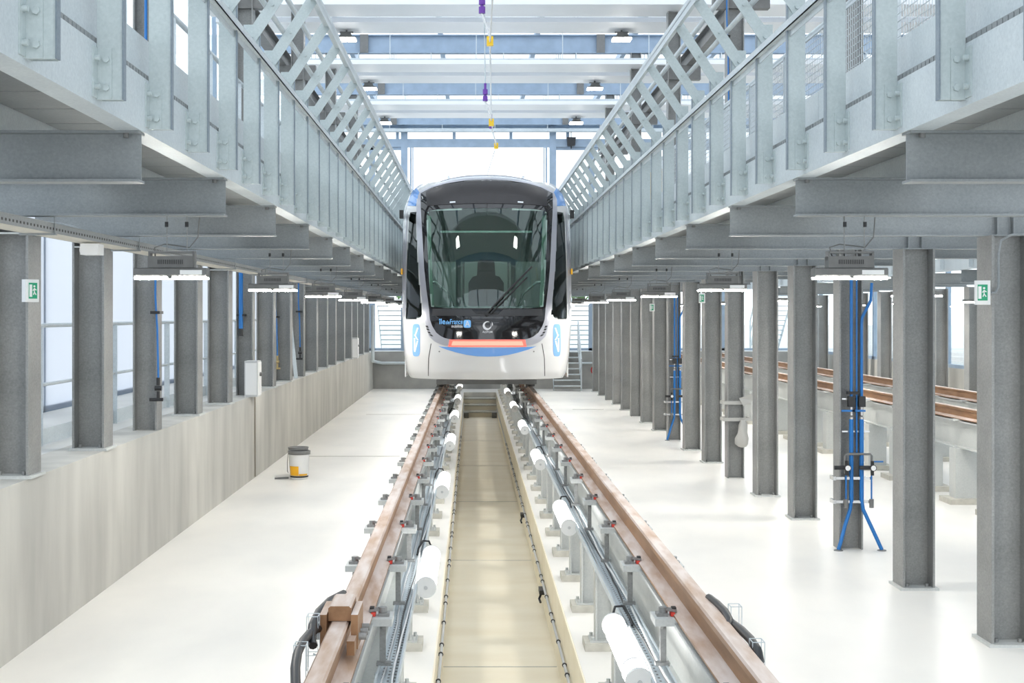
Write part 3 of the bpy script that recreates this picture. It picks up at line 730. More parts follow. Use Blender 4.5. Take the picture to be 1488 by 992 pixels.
# ------------------------------------------------------------------ exit signs
def exit_sign(x, y, z, rz, label, w=.115, h=.175):
    t = thing('exit_sign', label, 'sign', (x, y, z), rz=rz)
    MB().box(-w/2, w/2, 0, .05, -h/2, h/2).build('case', 'white_plastic', t)
    MB().box(-w/2+.008, w/2-.008, -.006, 0, -h/2+.012, h/2-.012).build('lens', 'white_plastic', t)
    f = MB().box(-.032, .036, -.0085, -.006, -.058, .058).build('green_panel', 'green_sign', t)
    g = MB(); yb, yf = -.0105, -.0085
    g.box(-.028, -.006, yf-.002, yf, -.045, .045)
    g.cyl((.012, yb, .032), (.012, yf, .032), .008, 10)
    for a, b in (((.012, .02), (.012, -.01)), ((.012, .016), (.028, .004)), ((.012, .016), (.0, .0)), ((.012, -.01), (.026, -.03)), ((.012, -.01), (.004, -.03))):
        g.bar((a[0], yf-.001, a[1]), (b[0], yf-.001, b[1]), .007, .002, (1, 0, .01))
    g.build('running_figure', 'white_plastic', f)
    return t
t = exit_sign(LX+.20, 10.06, EYE+.175, .85, 'green running-man exit sign in a white case on the left-hand column', .11, .165)
t = exit_sign(3.70, 9.98, EYE+.16, -.35, 'green running-man exit sign in a white case on the right-hand column', .11, .175)
MB().cyl((.06, .03, 0), (.09, .05, .0), .008, 6).tube([(.09, .05, 0), (.11, .06, .04), (.11, .07, .28), (.13, .08, .38), (.2, .09, .42), (.6, .09, .42)], .009, 6).build('conduit', 'zinc_beam', t)
MB().box(LX+.1405, LX+.20, 10.09, 10.15, EYE+.13, EYE+.22).build('sign_bracket', 'zinc_grey', label='small bracket holding the left-hand exit sign on its column', cat='bracket')
MB().box(3.70, 3.845, 10.03, 10.07, EYE+.14, EYE+.2).build('sign_bracket', 'zinc_grey', label='small bracket holding the right-hand exit sign on its column', cat='bracket')
for (k, z, nm) in ((6, 2.72, 'nearer'), (9, 2.6, 'farther')):
    exit_sign(RX-.20, colY(k)-.22, z, -.3, 'small white exit sign high on the %s column down the row' % nm, .1, .16)

# ------------------------------------------------------------------ compressed-air drops
def air_drop(x, y, label):
    t = thing('air_drop', label, 'pipework', (x, y, 0))
    yf = -.035; A, B, C = .0, .056, .108
    MB().cyl((A, yf, 1.60), (A, yf, 2.90), .017, 8).build('pipe', 'blue_pipe', t)
    MB().cyl((B, yf, 1.0), (B, yf, 2.85), .009, 8).build('pipe', 'blue_pipe', t)
    MB().tube([(C, yf, 1.58), (C, yf, 2.36), (C+.006, yf, 2.42), (C+.09, yf-.02, 2.60), (C+.10, yf-.02, 2.78)], .016, 8).build('pipe', 'blue_pipe', t)
    for px in (A, C):
        MB().box(px-.034, px+.034, yf-.03, yf+.03, 1.49, 1.60).build('coupling', 'black_plastic', t)
        b = MB().cyl((px, yf, 1.40), (px, yf, 1.49), .019, 8).cyl((px, yf, 1.36), (px, yf, 1.385), .023, 8).build('valve', 'chrome', t)
        MB().box(px-.11, px+.03, yf-.04, yf-.026, 1.44, 1.46).build('lever', 'blue_pipe', b)
        MB().cyl((px, yf, .5), (px, yf, 1.36), .023, 8).build('pipe', 'blue_pipe', t)
    MB().box(-.045, .075, yf-.02, yf+.02, 1.62, 1.65).build('clamp', 'black_plastic', t)
    for z in (1.57, 1.23): MB().box(-.09, .20, yf+.024, yf+.04, z-.008, z+.008).build('clamp', 'chrome', t)
    MB().tube([(-.075, yf-.03, .80), (-.075, yf-.03, .98), (-.06, yf-.03, 1.0), (.19, yf-.03, 1.0), (.205, yf-.03, .98), (.205, yf-.03, .80)], .013, 8).build('manifold', 'dark_steel', t)
    for px in (-.06, .205):
        MB().cyl((px-.13, yf-.05, .86), (px, yf-.05, .86), .022, 10).cyl((px, yf-.05, .78), (px, yf-.05, .93), .018, 8).build('regulator', 'black_plastic', t)
        d = MB().cyl((px, yf-.095, .86), (px, yf-.07, .86), .034, 14).build('gauge', 'black_plastic', t)
        MB().cyl((px, yf-.097, .86), (px, yf-.0945, .86), .027, 14).build('gauge_face', 'white_plastic', d)
        MB().cyl((px, yf-.02, .52), (px, yf-.02, .80), .009, 8).build('pipe', 'blue_pipe', t)
        MB().cyl((px, yf-.02, .44), (px, yf-.02, .53), .024, 8).build('outlet', 'dark_steel', t)
    MB().box(.21, .32, yf-.05, yf-.04, .915, .93).build('lever', 'blue_pipe', t)
    for z in (.745, .50):
        MB().box(-.16, .22, yf-.008, yf+.02, z-.014, z+.014).box(-.19, -.165, yf-.02, .1, z-.02, z+.02).build('strut_bar', 'chrome', t)
    for s, a in ((-1, A), (1, C)):
        e = -.15 if s < 0 else .30
        MB().tube([(a, yf, .52), (a+(e-a)*.08, yf, .42), (a+(e-a)*.5, yf-.02, .24), (a+(e-a)*.8, yf-.05, .1), (e, yf-.06, .01)], .02, 8).build('hose', 'blue_pipe', t)
        MB().lathe([(.0, .012), (.045, .008), (.05, 0)], (e, yf-.06, 0), 10).build('floor_collar', 'dark_steel', t)
    return t
# fixed to the camera side of the web
air_drop(RX-.02, colY(2)-.09, 'blue compressed-air pipes with gauges and valves on the nearer tall column')
air_drop(RX-.02, colY(8)-.09, 'blue compressed-air pipes with gauges and valves on the farther tall column')
def left_hose(px0, pyt, pyb, d, label, thick=.011, valve=True, m='black_plastic'):
    a = up(px0, pyt, d); b = up(px0, pyb, d)
    t = thing('air_hose', label, 'hose', (a.x, d, b.z)); h = a.z-b.z
    if valve:
        MB().tube([(0, 0, .18), (0, 0, .3), (-.01, 0, h*.5), (-.03, 0, h*.72), (-.03, 0, h)], thick, 8).build('hose', 'blue_pipe', t)
        MB().cyl((0, 0, 0), (0, 0, .1), .018, 8).cyl((-.035, 0, .13), (.035, 0, .13), .026, 10).cyl((0, 0, .16), (0, 0, .24), .02, 8).cyl((-.09, .0, .012), (.05, 0, .012), .018, 8).build('valve', m, t)
        MB().box(-.08, .02, -.02, .15, h*.6, h*.6+.03).build('clamp', 'black_plastic', t)
    else:
        MB().cyl((0, 0, .1), (0, 0, h), thick, 8).build('hose', 'blue_pipe', t); MB().cyl((0, 0, 0), (0, 0, .11), .035, 10).cyl((0, 0, .11), (0, 0, .15), .028, 10).build('coupling', 'black_plastic', t)
        MB().box(-.06, .06, -.02, .15, h*.3, h*.3+.03).build('clamp', 'black_plastic', t)
left_hose(230, 372, 582, colY(2)-.16, 'slim blue air hose with black valve hanging by the nearest tall left column')
left_hose(350, 392, 488, colY(5)-.16, 'short thick blue hose with black coupling hanging by the left-hand columns', .032, False)
left_hose(403, 412, 536, colY(7)-.19, 'slim blue air hose with brass valve by the left-hand columns', .012, True, 'brass')
left_hose(1059, -40, 195, colY(5)-.18, 'blue air hose with black valve high on the tape-wrapped tall column')
t = thing('riser_pipe', 'thin blue riser pipe high on the nearest tall left column', 'pipe', (LX+.02, colY(2)-.16, 3.9))
MB().cyl((0, 0, 0), (0, 0, 4.6), .016, 8).build('pipe', 'blue_pipe', t)
for z in (.8, 2.6): MB().box(-.03, .03, -.02, .15, z, z+.03).build('clamp', 'black_plastic', t)
left_hose(436, 408, 522, colY(8)-.16, 'slim blue air hose with dark valve far along the left-hand columns', .012)
# cabinets
for (px, py0, py1, d, w, nm) in ((369, 518, 570, 20.3, .19, 'pale grey control cabinet on the low left wall beside a column'), (520, 486, 516, 38., .2, 'pale grey control cabinet far along the low left wall')):
    p = up(px, (py0+py1)/2, d); h = (py1-py0)*d/F
    t = thing('control_cabinet', nm, 'cabinet', (WL-.02+.0, d, RAIL))
    MB().box(-.06, .13, -.05, .30, .0, h).build('body', 'grey_plastic', t)
    MB().box(.13, .14, -.03, .28, .02, h-.02).build('door', 'white_plastic', t)
    MB().cyl((.14, .12, h*.62), (.175, .12, h*.62), .03, 10).build('switch_knob', 'dark_steel', t)
    MB().box(-.045, .12, -.054, -.05, .03, h-.03).build('side_cover', 'white_plastic', t)
    MB().tube([(.0, .1, .0), (.02, .1, -.001)], .02, 6).build('gland', 'black_plastic', t)
MB().tube([(WL+.012, 20.66, RAIL), (WL+.012, 20.67, .6), (WL+.012, 20.68, .02)], .010, 6).build('wall_cable', 'joint', label='thin dark cable running down the low wall joint below the cabinet', cat='cable')
t = thing('leaning_bar', 'loose pale steel bar leaning between the left-hand columns', 'bar', (WL-.1, 26.2, RAIL))
MB().bar((.02, 0, 0.002), (-.12, .1, 1.2), .07, .02, (1, 0, 0)).build('bar', 'zinc_light', t)

# ------------------------------------------------------------------ bucket
b = up(433, 697, 20.4)
t = thing('bucket', 'white plastic pail with yellow label and dark rim on the white floor', 'bucket', (b.x, 20.55, 0))
MB().lathe([(0, 0), (.128, 0), (.132, .012), (.150, .385)], n=28).build('pail', 'white_plastic', t)
MB().lathe([(.130, .03), (.1345, .03), (.1358, .055), (.131, .055)], n=28).build('base_band', 'seal', t)
MB().lathe([(.145, .37), (.166, .37), (.168, .42), (.155, .425), (.145, .42)], n=28).build('rim', 'dark_steel', t)
lb = MB()
for i in range(10):
    a0 = math.radians(-152+6.5*i); a1 = math.radians(-152+6.5*(i+1)); 
    lb.add([(.1385*math.cos(a0), .1385*math.sin(a0), .06), (.1385*math.cos(a1), .1385*math.sin(a1), .06), (.1475*math.cos(a1), .1475*math.sin(a1), .20), (.1475*math.cos(a0), .1475*math.sin(a0), .20)], [(0, 1, 2, 3)])
for i in range(10):
    a0 = math.radians(-85+6*i); a1 = math.radians(-85+6*(i+1))
    lb.add([(.1385*math.cos(a0), .1385*math.sin(a0), .06), (.1385*math.cos(a1), .1385*math.sin(a1), .06), (.140*math.cos(a1), .140*math.sin(a1), .085), (.140*math.cos(a0), .140*math.sin(a0), .085)], [(0, 1, 2, 3)])
lb.build('label_print', 'orange', t)
MB().tube([(-.165, 0, .38), (-.17, -.06, .25), (-.165, -.09, .12), (-.16, -.04, .1)], .004, 6).build('bail_handle', 'seal', t)
t = thing('pail', 'dark empty pail half hidden behind the white pail', 'bucket', (b.x-.06, 20.92, 0))
MB().lathe([(0, 0), (.125, 0), (.15, .41), (.158, .44), (.15, .44), (.12, .01)], n=24).build('body', 'dark_steel', t)
MB().bar((b.x-.36, 20.5, .012), (b.x-.16, 20.56, .012), .03, .02).build('scrap_strip', 'dark_steel', label='small dark scrap lying on the floor beside the white pail', cat='scrap')

# ------------------------------------------------------------------ tape and plastic round a right-hand column
cx, cy = RX-.02, colY(5)
t = thing('column_wrapping', 'pale tape bands and torn plastic sheet round a tall right-hand column', 'wrapping', (cx, cy, 0))
for z in (1.13, .88):
    MB().box(-.19, .21, -.135, -.130, z-.026, z+.026).box(-.19, .21, .130, .135, z-.026, z+.026).box(-.194, -.19, -.135, .135, z-.026, z+.026).box(.21, .214, -.135, .135, z-.026, z+.026).build('tape', 'film', t)
sh = MB()
sh.add([(.04, -.15, 1.20), (.24, -.17, 1.27), (.26, -.15, 1.17), (.10, -.19, 1.08), (.15, -.12, 1.20), (.2, -.12, 1.14)], [(0, 1, 2, 3), (0, 4, 1), (4, 5, 2, 1), (0, 3, 5, 4), (3, 2, 5)]); sh.build('sheet', 'film', t)
pr = [(.0, .46), (.05, .48), (.08, .52), (.085, .60), (.06, .70), (.05, .80), (.03, .88)]
bg_ = MB(); n = 14; vs = []
for r, z in pr:
    for j in range(n):
        a = 2*math.pi*j/n; k = 1+.25*math.sin(3*a+z*9)+.12*math.sin(5*a-z*14)
        vs.append((.09+r*k*math.cos(a)*1.1, -.18+.5*r*k*math.sin(a), z))
bg_.add(vs, [(i*n+j, i*n+(j+1) % n, (i+1)*n+(j+1) % n, (i+1)*n+j) for i in range(len(pr)-1) for j in range(n)], True)
bg_.build('plastic_bag', 'film', t)

# ------------------------------------------------------------------ stairs at the far end
def stair(label, x0, x1, yb, zb, yt, zt, n, rail=None):
    t = thing('stair', label, 'stairs', ((x0+x1)/2, yb, zb)); w = (x1-x0)/2
    dy, dz = (yt-yb), (zt-zb)
    for s in (-1, 1): MB().bar((s*w, 0, 0.03), (s*w, dy, dz), .18, .012, (0, 0, 1)).build('stringer', 'zinc_light', t)
    tm = MB().box(-w+.01, w-.01, -.12, .12, -.035, 0).mesh('tread', 'zinc_light')
    for i in range(n): link('tread', tm, t, (0, dy*(i+.5)/n, dz*(i+1)/n))
    if rail:
        for s in rail:
            r = MB()
            for f in (0, .5, 1): r.box(s*w-.02, s*w+.02, dy*f-.02, dy*f+.02, dz*f, dz*f+1.0)
            r.bar((s*w, 0, 1.0), (s*w, dy, dz+1.0), .05, .04).bar((s*w, 0, .55), (s*w, dy, dz+.55), .03, .03); r.build('hand_rail', 'zinc_light', t)
    return t
stair('steep steel stair climbing from the yard to the left-hand walkway end', -3.22, -2.35, 49., RAIL, 45.9, 3.45, 13)
stair('steel stair climbing from the yard to the right-hand walkway end', 3.3, 4.4, 49., RAIL, 46.6, 3.45, 13, (-1,))
stair('steel stair from the yard beyond the neighbouring track', 10.0, 11., 49.5, RAIL, 46.8, 3.45, 13, (-1,))
stair('short steel stair with handrail rising from the pit floor to the yard', 2.62, 3.50, 44.1, 0, 45.45, RAIL, 7, (1,))
pp = thing('wall_pipe', 'pale horizontal pipe along the far end wall on the left', 'pipe', (0, YE, .85))
MB().tube([(WL+.1, -1.6, .12), (WL+.12, -.12, .04), (WL+.3, -.07, 0), (TC-1.4, -.07, 0)], .05, 10).build('pipe', 'zinc_light', pp)
MB().cyl((WL+.1, -1.6, .12), (WL+.1, -1.6, 1.9), .06, 10).build('riser', 'zinc_light', pp)
pp = thing('wall_pipe', 'pale horizontal pipe along the far end wall by the short stair', 'pipe', (0, YE, .85))
MB().cyl((3.6, -.07, 0), (6., -.07, 0), .035, 10).build('pipe', 'zinc_light', pp)
t = thing('hose_coil', 'small red and yellow hose coil hanging on the far end wall', 'hose', (4.0, YE-.09, .62))
MB().tube([(.07*math.cos(a*.4), .03*math.sin(a), .09*math.sin(a*.4)*1.2) for a in range(28)], .018, 6).build('coil', 'red_paint', t)
MB().box(.04, .12, -.05, .03, -.08, .04).build('nozzle', 'yellow', t)
MB().box(10.62, 10.76, 35.9, 36.0, RAIL+.3, RAIL+1.25).box(10.66, 10.72, 35.93, 35.97, RAIL-.0, RAIL+.3).build('red_post', 'red_paint', label='narrow red post by the right-hand facade windows', cat='post')

# ------------------------------------------------------------------ the tram
TY = 20.6                            # nose
tram = thing('tram', 'white tram with black mask windscreen and pink-red light bar standing on the rails', 'tram', (TC, TY, RAIL))
def lerp(tb, z):
    if z <= tb[0][0]: return tb[0][1]
    for (a, b), (c, d) in zip(tb, tb[1:]):
        if z <= c:
            u = (z-a)/(c-a); return b+(d-b)*u
    return tb[-1][1]
WT = [(.23, 1.20), (.32, 1.25), (.6, 1.29), (1.15, 1.322), (2.0, 1.33), (2.6, 1.33), (2.86, 1.325), (3.0, 1.295), (3.13, 1.245), (3.24, 1.17), (3.30, 1.12), (3.36, 1.03)]
YT = [(.23, .16), (.35, .09), (.6, .02), (.85, 0), (1.1, .02), (1.35, .08), (2.0, .30), (2.9, .62), (3.05, .69), (3.2, .80), (3.3, .92), (3.42, 1.2)]
PP, DD = 2.25, .95
def wz(z): return lerp(WT, z)
def sy(x, z):
    w = wz(z); u = min(1., abs(x)/w)
    return lerp(YT, z)+DD*(1-(max(0., 1-u**PP))**(1/PP))
def surf(x, z, off=0.):
    w = wz(z); x = max(-w, min(w, x))
    p = Vector((x, sy(x, z), z))
    if off:
        e = .004
        a = Vector((2*e, sy(x+e, z)-sy(x-e, z), 0)); b = Vector((0, sy(x, z+e)-sy(x, z-e), 2*e))
        n = a.cross(b)
        if n.y > 0: n = -n
        if n.length < 1e-9: n = Vector((0, -1, 0))
        p = p+n.normalized()*off
    return p
def pxz(px, py):                       # photo pixel -> (x, z) on the tram's front
    x, z, y = 0., 1.5, .3
    for _ in range(12):
        d = TY+y; x = (px-VX)*d/F-TC; z = EYE-(py-VY)*d/F-RAIL; y = sy(x, z)
    return x, z
CX = 707.0
def sym(pts):                          # right half outline (dx, py) top to bottom -> closed outline in x, z
    r = []
    for dx, py in pts:
        a = pxz(CX-dx, py); b = pxz(CX+dx, py); r.append(((b[0]-a[0])/2, (a[1]+b[1])/2))
    return r+[(-x, z) for x, z in reversed(r)]
def patch(name, poly, off, m, parent, th=.012, step=.05, **kw):
    bm = bmesh.new()
    cl_ = []
    for p in poly:
        if not cl_ or (abs(p[0]-cl_[-1][0])+abs(p[1]-cl_[-1][1])) > 1e-5: cl_.append(p)
    if abs(cl_[0][0]-cl_[-1][0])+abs(cl_[0][1]-cl_[-1][1]) < 1e-5: cl_.pop()
    f = bm.faces.new([bm.verts.new((x, 0, z)) for x, z in cl_])
    bmesh.ops.triangulate(bm, faces=[f])
    xs_ = [p[0] for p in cl_]; zs_ = [p[1] for p in cl_]
    for ax, lo, hi in ((0, min(xs_), max(xs_)), (2, min(zs_), max(zs_))):
        n = max(1, int((hi-lo)/step))
        for i in range(1, n):
            co = [0, 0, 0]; co[ax] = lo+(hi-lo)*i/n; no = [0, 0, 0]; no[ax] = 1
            bmesh.ops.bisect_plane(bm, geom=bm.verts[:]+bm.edges[:]+bm.faces[:], plane_co=co, plane_no=no)
    bmesh.ops.remove_doubles(bm, verts=bm.verts, dist=1e-5)
    top = {v: (v.co.x, v.co.z) for v in bm.verts}
    r = bmesh.ops.extrude_face_region(bm, geom=bm.faces[:])
    newv = [g for g in r['geom'] if isinstance(g, bmesh.types.BMVert)]; ns = set(newv)
    for v in bm.verts:
        v.co = surf(v.co.x, v.co.z, off if v in ns else off-th)
    bmesh.ops.recalc_face_normals(bm, faces=bm.faces)
    for f in bm.faces: f.smooth = True
    me = bpy.data.meshes.new(name); bm.to_mesh(me); bm.free(); me.materials.append(M[m])
    try: me.set_sharp_from_angle(angle=math.radians(40))
    except Exception: pass
    return link(name, me, parent, **kw)
def resample(poly, n, c):
    out = []
    for i in range(n):
        a = 2*math.pi*i/n; d = (math.cos(a), math.sin(a)); best = 0
        for p, q in zip(poly, poly[1:]+poly[:1]):
            ex, ez = q[0]-p[0], q[1]-p[1]; den = d[0]*ez-d[1]*ex
            if abs(den) < 1e-12: continue
            px_, pz_ = p[0]-c[0], p[1]-c[1]
            t_ = (px_*ez-pz_*ex)/den; u_ = (px_*d[1]-pz_*d[0])/den
            if -1e-9 <= u_ <= 1+1e-9 and t_ > best: best = t_
        out.append((c[0]+d[0]*best, c[1]+d[1]*best))
    return out
def ring(name, outer, inner, c, off, m, parent, th=.015, n=160, k=4, **kw):
    o = resample(outer, n, c); i_ = resample(inner, n, c); mb = MB(); vs = []; fs = []
    for r in range(k+1):
        for a, b in zip(o, i_): vs.append(surf(a[0]+(b[0]-a[0])*r/k, a[1]+(b[1]-a[1])*r/k, off))
    base = len(vs)
    for loop in (o, i_):
        for a in loop: vs.append(surf(a[0], a[1], off-th))
    for r in range(k):
        for j in range(n): fs.append((r*n+j, r*n+(j+1) % n, (r+1)*n+(j+1) % n, (r+1)*n+j))
    for j in range(n):
        fs.append((j, base+j, base+(j+1) % n, (j+1) % n)); fs.append((k*n+j, k*n+(j+1) % n, base+n+(j+1) % n, base+n+j))
    mb.add(vs, fs, True)
    ob = mb.build(name, m, parent, **kw)
    try: ob.data.set_sharp_from_angle(angle=math.radians(40))
    except Exception: pass
    return ob
def inside(p, poly):
    c = False; x, y = p
    for (x0, y0), (x1, y1) in zip(poly, poly[1:]+poly[:1]):
        if (y0 > y) != (y1 > y) and x < (x1-x0)*(y-y0)/(y1-y0)+x0: c = not c
    return c
GL = sym([(0, 302), (40, 302.5), (70, 304), (85, 306.5), (88, 310), (87.5, 330), (86.5, 360), (84.8, 400), (83, 430), (81.5, 446), (60, 447.5), (30, 447.5), (0, 447.5)])
BK = sym([(0, 261), (30, 262.5), (60, 267), (80, 273), (90, 278), (95.5, 281), (95.5, 305), (93.5, 340), (91, 390), (88, 420), (84.5, 447), (83, 465), (79.5, 474), (73.5, 484), (64, 490.5), (54, 493), (0, 493)])
SV = sym([(0, 259), (30, 260.5), (62, 265), (84, 272), (97, 279), (101.5, 290), (101.8, 306), (101, 340), (98.5, 390), (95.5, 425), (92, 460), (89, 470), (85, 487.5), (75.5, 497), (64, 501.3), (54, 502.6), (0, 502.6)])
def sidewin(s):
    q = [(102.5, 309), (111, 309), (112.8, 320), (116, 400), (116.8, 462), (93.5, 462), (96.5, 428), (99.5, 390), (101.9, 345)]
    return [pxz(CX+s*dx, py) for dx, py in q]
SW = {s: sidewin(s) for s in (-1, 1)}
# shell
NU, zs_l = 96, []
z = .23
while z < 3.335: zs_l.append(z); z += .035
LEN = 23.4
us = [math.sin(math.pi/2*(-1+2*i/NU)) for i in range(NU+1)]
vs = []; fs = []; row = NU+3
for z in zs_l:
    w = wz(z)
    vs.append((-w, LEN, z))
    for u in us: vs.append(tuple(surf(u*w, z)))
    vs.append((w, LEN, z))
hole_ok = lambda x, z: inside((x, z), GLs)
GLs = [(x*.985, 1.97+(z-1.97)*.985) for x, z in GL]
for i in range(len(zs_l)-1):
    for j in range(row-1):
        a = vs[i*row+j]; b = vs[(i+1)*row+j+1]; cx_, cz_ = (a[0]+b[0])/2, (a[2]+b[2])/2
        if 0 < j < row-2 and inside((cx_, cz_), GLs): continue
        if 0 < j < row-2 and (inside((cx_, cz_), SW[-1]) or inside((cx_, cz_), SW[1])): continue
        fs.append((i*row+j, i*row+j+1, (i+1)*row+j+1, (i+1)*row+j))
MB().add(vs, fs, True).build('body_shell', 'tram_white', tram)
# roof: shallow dome springing from the top of the mask
tops = [pxz(CX+dx, py) for dx, py in ((0, 260), (30, 261.5), (62, 266), (84, 273), (97, 280))]
vs = []; fs = []; nx = 32; rows = [0, .12, .25, .4, .6, .8, 1.]+[1.+i for i in range(1, 12)]
XR = tops[-1][0]
for t_ in rows:
    for j in range(nx+1):
        x = XR*(-1+2*j/nx); zf = lerp(tops, abs(x)); yf_ = sy(x, zf); zd = 3.255+.275*(1-abs(x/XR)**2.6)
        if t_ <= 1: vs.append((x*(1+.02*t_), yf_+.005+(2.3-yf_)*t_, zf-.01+(zd-zf)*math.sin(t_*math.pi/2)))
        else: vs.append((x*1.02, 2.3+(LEN-2.4)*(t_-1)/11, zd-.01))
for i in range(len(rows)-1):
    for j in range(nx): a = i*(nx+1)+j; fs.append((a, a+1, a+nx+2, a+nx+1))
MB().add(vs, fs, True).build('roof', 'tram_roof', tram)
for k_, t_ in enumerate((.13, .45)):
    pp_ = []
    for j in range(nx+1):
        x = XR*.97*(-1+2*j/nx); zf = lerp(tops, abs(x)); yf_ = sy(x, zf); zd = 3.255+.275*(1-abs(x/XR)**2.6)
        pp_.append((x, yf_+(2.3-yf_)*t_, zf-.006+(zd-zf)*math.sin(t_*math.pi/2)))
    MB().tube(pp_, .008, 6).build('roof_seam', 'tram_silver', tram)
for s in (-1, 1):
    MB().tube([(s*.62, 2.3, 3.50), (s*.62, 12, 3.50), (s*.62, 22, 3.50)], .025, 8).build('roof_rail', 'tram_roof', tram)
MB().prism([(-.55, 3.48), (.55, 3.48), (.5, 3.56), (-.5, 3.56)], 3.4, 7.).build('roof_unit', 'tram_roof', tram)
MB().prism([(-.55, 3.48), (.55, 3.48), (.5, 3.56), (-.5, 3.56)], 9., 14.).build('roof_unit', 'tram_roof', tram)
ring('silver_frame', SV, BK, (0, 2.0), .008, 'tram_silver', tram)
# black mask in two parts: brow above the glass, panel below; thin black edge at the sides
ring('windscreen_surround', BK, GL, (0, 2.0), .006, 'tram_black', tram)
BROW = sym([(0, 263), (30, 264.5), (60, 269), (80, 275), (88, 279), (86.5, 299.5), (60, 297.5), (30, 296.2), (0, 296)])
patch('brow_panel', BROW, .012, 'tram_mask', tram)
for s in (-1, 1):
    patch('brow_light', [pxz(CX+s*dx, py) for dx, py in ((53, 293.5), (53, 295.5), (45, 295.0), (45, 293.0))], .018, 'tram_roof', tram)
for s in (-1, 1):
    patch('glass_edge', [pxz(CX+s*dx, py) for dx, py in ((86.8, 312), (81, 314), (80.2, 360), (79, 400), (76.5, 444), (81, 444), (84, 400), (85.8, 360))], -.004, 'pale_green', tram, th=.006)
patch('windscreen', [(x*.999, z) for x, z in GL], .004, 'windscreen', tram, th=.006, step=.08)
COWL = sym([(0, 457), (16, 457), (22, 449), (80, 448.5), (80.5, 458.5), (0, 458.5)])
patch('wiper_cowl', sym([(0, 457.2), (15, 457.2), (23, 449.5), (79, 448.6), (80, 458.6), (0, 459)]), .012, 'cowl_grey', tram)
LB = sym([(0, 493.2), (54.5, 493.2), (56.5, 503.4), (0, 503.4)])
lb_ = patch('light_bar', LB, .014, 'tram_red_light', tram)
patch('light_core', sym([(0, 495.4), (50, 495.4), (52, 501.6), (0, 501.6)]), .018, 'tram_light_core', lb_, th=.006)
SM = sym([(0, 505.2), (40, 504.8), (66, 503.6), (71, 503.0), (60, 507.5), (45, 512), (30, 515.5), (15, 517.4), (0, 517.8)])
patch('blue_stripe', SM, .004, 'tram_blue', tram, th=.004)
for s in (-1, 1):
    # side window, thin outer pillar, cap, emblem, vents, marker lamp, camera
    patch('side_window', SW[s], .004, 'side_glass', tram, th=.006, step=.06)
    pil = [(wz(z_)*.945 if z_ > 1.3 else wz(z_)*.958, z_) for z_ in (2.84, 2.6, 2.3, 2.0, 1.7, 1.4, 1.17)]+[(wz(z_)*.9995, z_) for z_ in (1.17, 1.4, 1.7, 2.0, 2.3, 2.6, 2.84)]
    patch('outer_pillar', [(s*x, z_) for x, z_ in pil], .006, 'tram_silver', tram, th=.008, step=.08)
    cap = [pxz(CX+s*dx, py) for dx, py in ((97.5, 279.5), (101.5, 273.5), (106.5, 277), (111, 286), (114.5, 299), (102.5, 299.5))]
    patch('roof_corner', cap, .007, 'tram_blue', tram, step=.04)
    em = []
    for a in range(0, 360, 15):
        ca, sa = math.cos(math.radians(a)), math.sin(math.radians(a))
        ex = (abs(ca)**.55)*(1 if ca >= 0 else -1); ez = (abs(sa)**.3)*(1 if sa >= 0 else -1)
        em.append(pxz(CX+s*(102+5.4*ex), 494+23.5*ez))
    e = patch('emblem_panel', em, .005, 'tram_blue_pale', tram, th=.004, step=.03)
    for a, b in (((99.5, 476), (103.5, 488)), ((104, 486), (99.5, 494)), ((104.2, 491), (104.3, 509)), ((100, 495), (104, 511))):
        d = 1.0
        q = [(a[0]-d, a[1]), (a[0]+d, a[1]), (b[0]+d, b[1]), (b[0]-d, b[1])]
        patch('emblem_mark', [pxz(CX+s*x, y) for x, y in q], .0075, 'tram_roof', e, th=.003, step=.06)
    for i, (a, b) in enumerate((((87.0, 473), (85.5, 476)), ((86, 477), (84.2, 480)), ((84.5, 481.5), (82, 484.5)), ((82.2, 485.5), (78.5, 488.5)))):
        q = [(a[0]-2, a[1]), (a[0]+1.2, a[1]), (b[0]+1.2, b[1]), (b[0]-2, b[1])]
        patch('air_vent', [pxz(CX+s*x, y) for x, y in q], .011, 'seal', tram, th=.006)
    patch('parking_sensor', [pxz(CX+s*(68.5+1.1*math.cos(a)), 510.5+1.1*math.sin(a)) for a in [i*math.pi/4 for i in range(8)]], .006, 'dark_steel', tram, th=.004)
    sea = [(80, 499), (81, 499), (84.5, 520), (85.0, 546), (84.2, 546), (83.6, 520)]
    patch('bumper_seam', [pxz(CX+s*x, y) for x, y in sea], .0025, 'seal', tram, th=.004)
    MB().box(s*1.31, s*1.37, .98, 1.12, 2.72, 2.85).build('camera_bracket', 'black_plastic', tram)
    MB().box(s*1.318, s*1.345, .95, 1.02, 1.84, 1.93).build('marker_lamp', 'orange', tram)
    for k in range(7):
        y0 = 1.9+3.05*k
        MB().box(s*1.29, s*1.334, y0, y0+2.6, 1.2, 2.75).build('side_pane', 'tram_black', tram)
    MB().box(s*1.28, s*1.30, 1.3, LEN, .22, .5).build('skirt', 'tram_white', tram)
# wiper
a0 = pxz(707, 456.5); a1 = pxz(771, 389)
wp = [surf(a0[0]+(a1[0]-a0[0])*i/8, a0[1]+(a1[1]-a0[1])*i/8, .05) for i in range(9)]
wi = MB().tube(wp, .016, 6).build('wiper', 'black_plastic', tram)
b0 = pxz(713, 456); b1 = pxz(765, 404)
MB().tube([surf(b0[0]+(b1[0]-b0[0])*i/8, b0[1]+(b1[1]-b0[1])*i/8, .035) for i in range(9)], .013, 6).build('wiper_arm', 'black_plastic', wi)
MB().cyl(surf(*a0, .0), surf(*a0, .06), .03, 10).build('wiper_pivot', 'seal', wi)
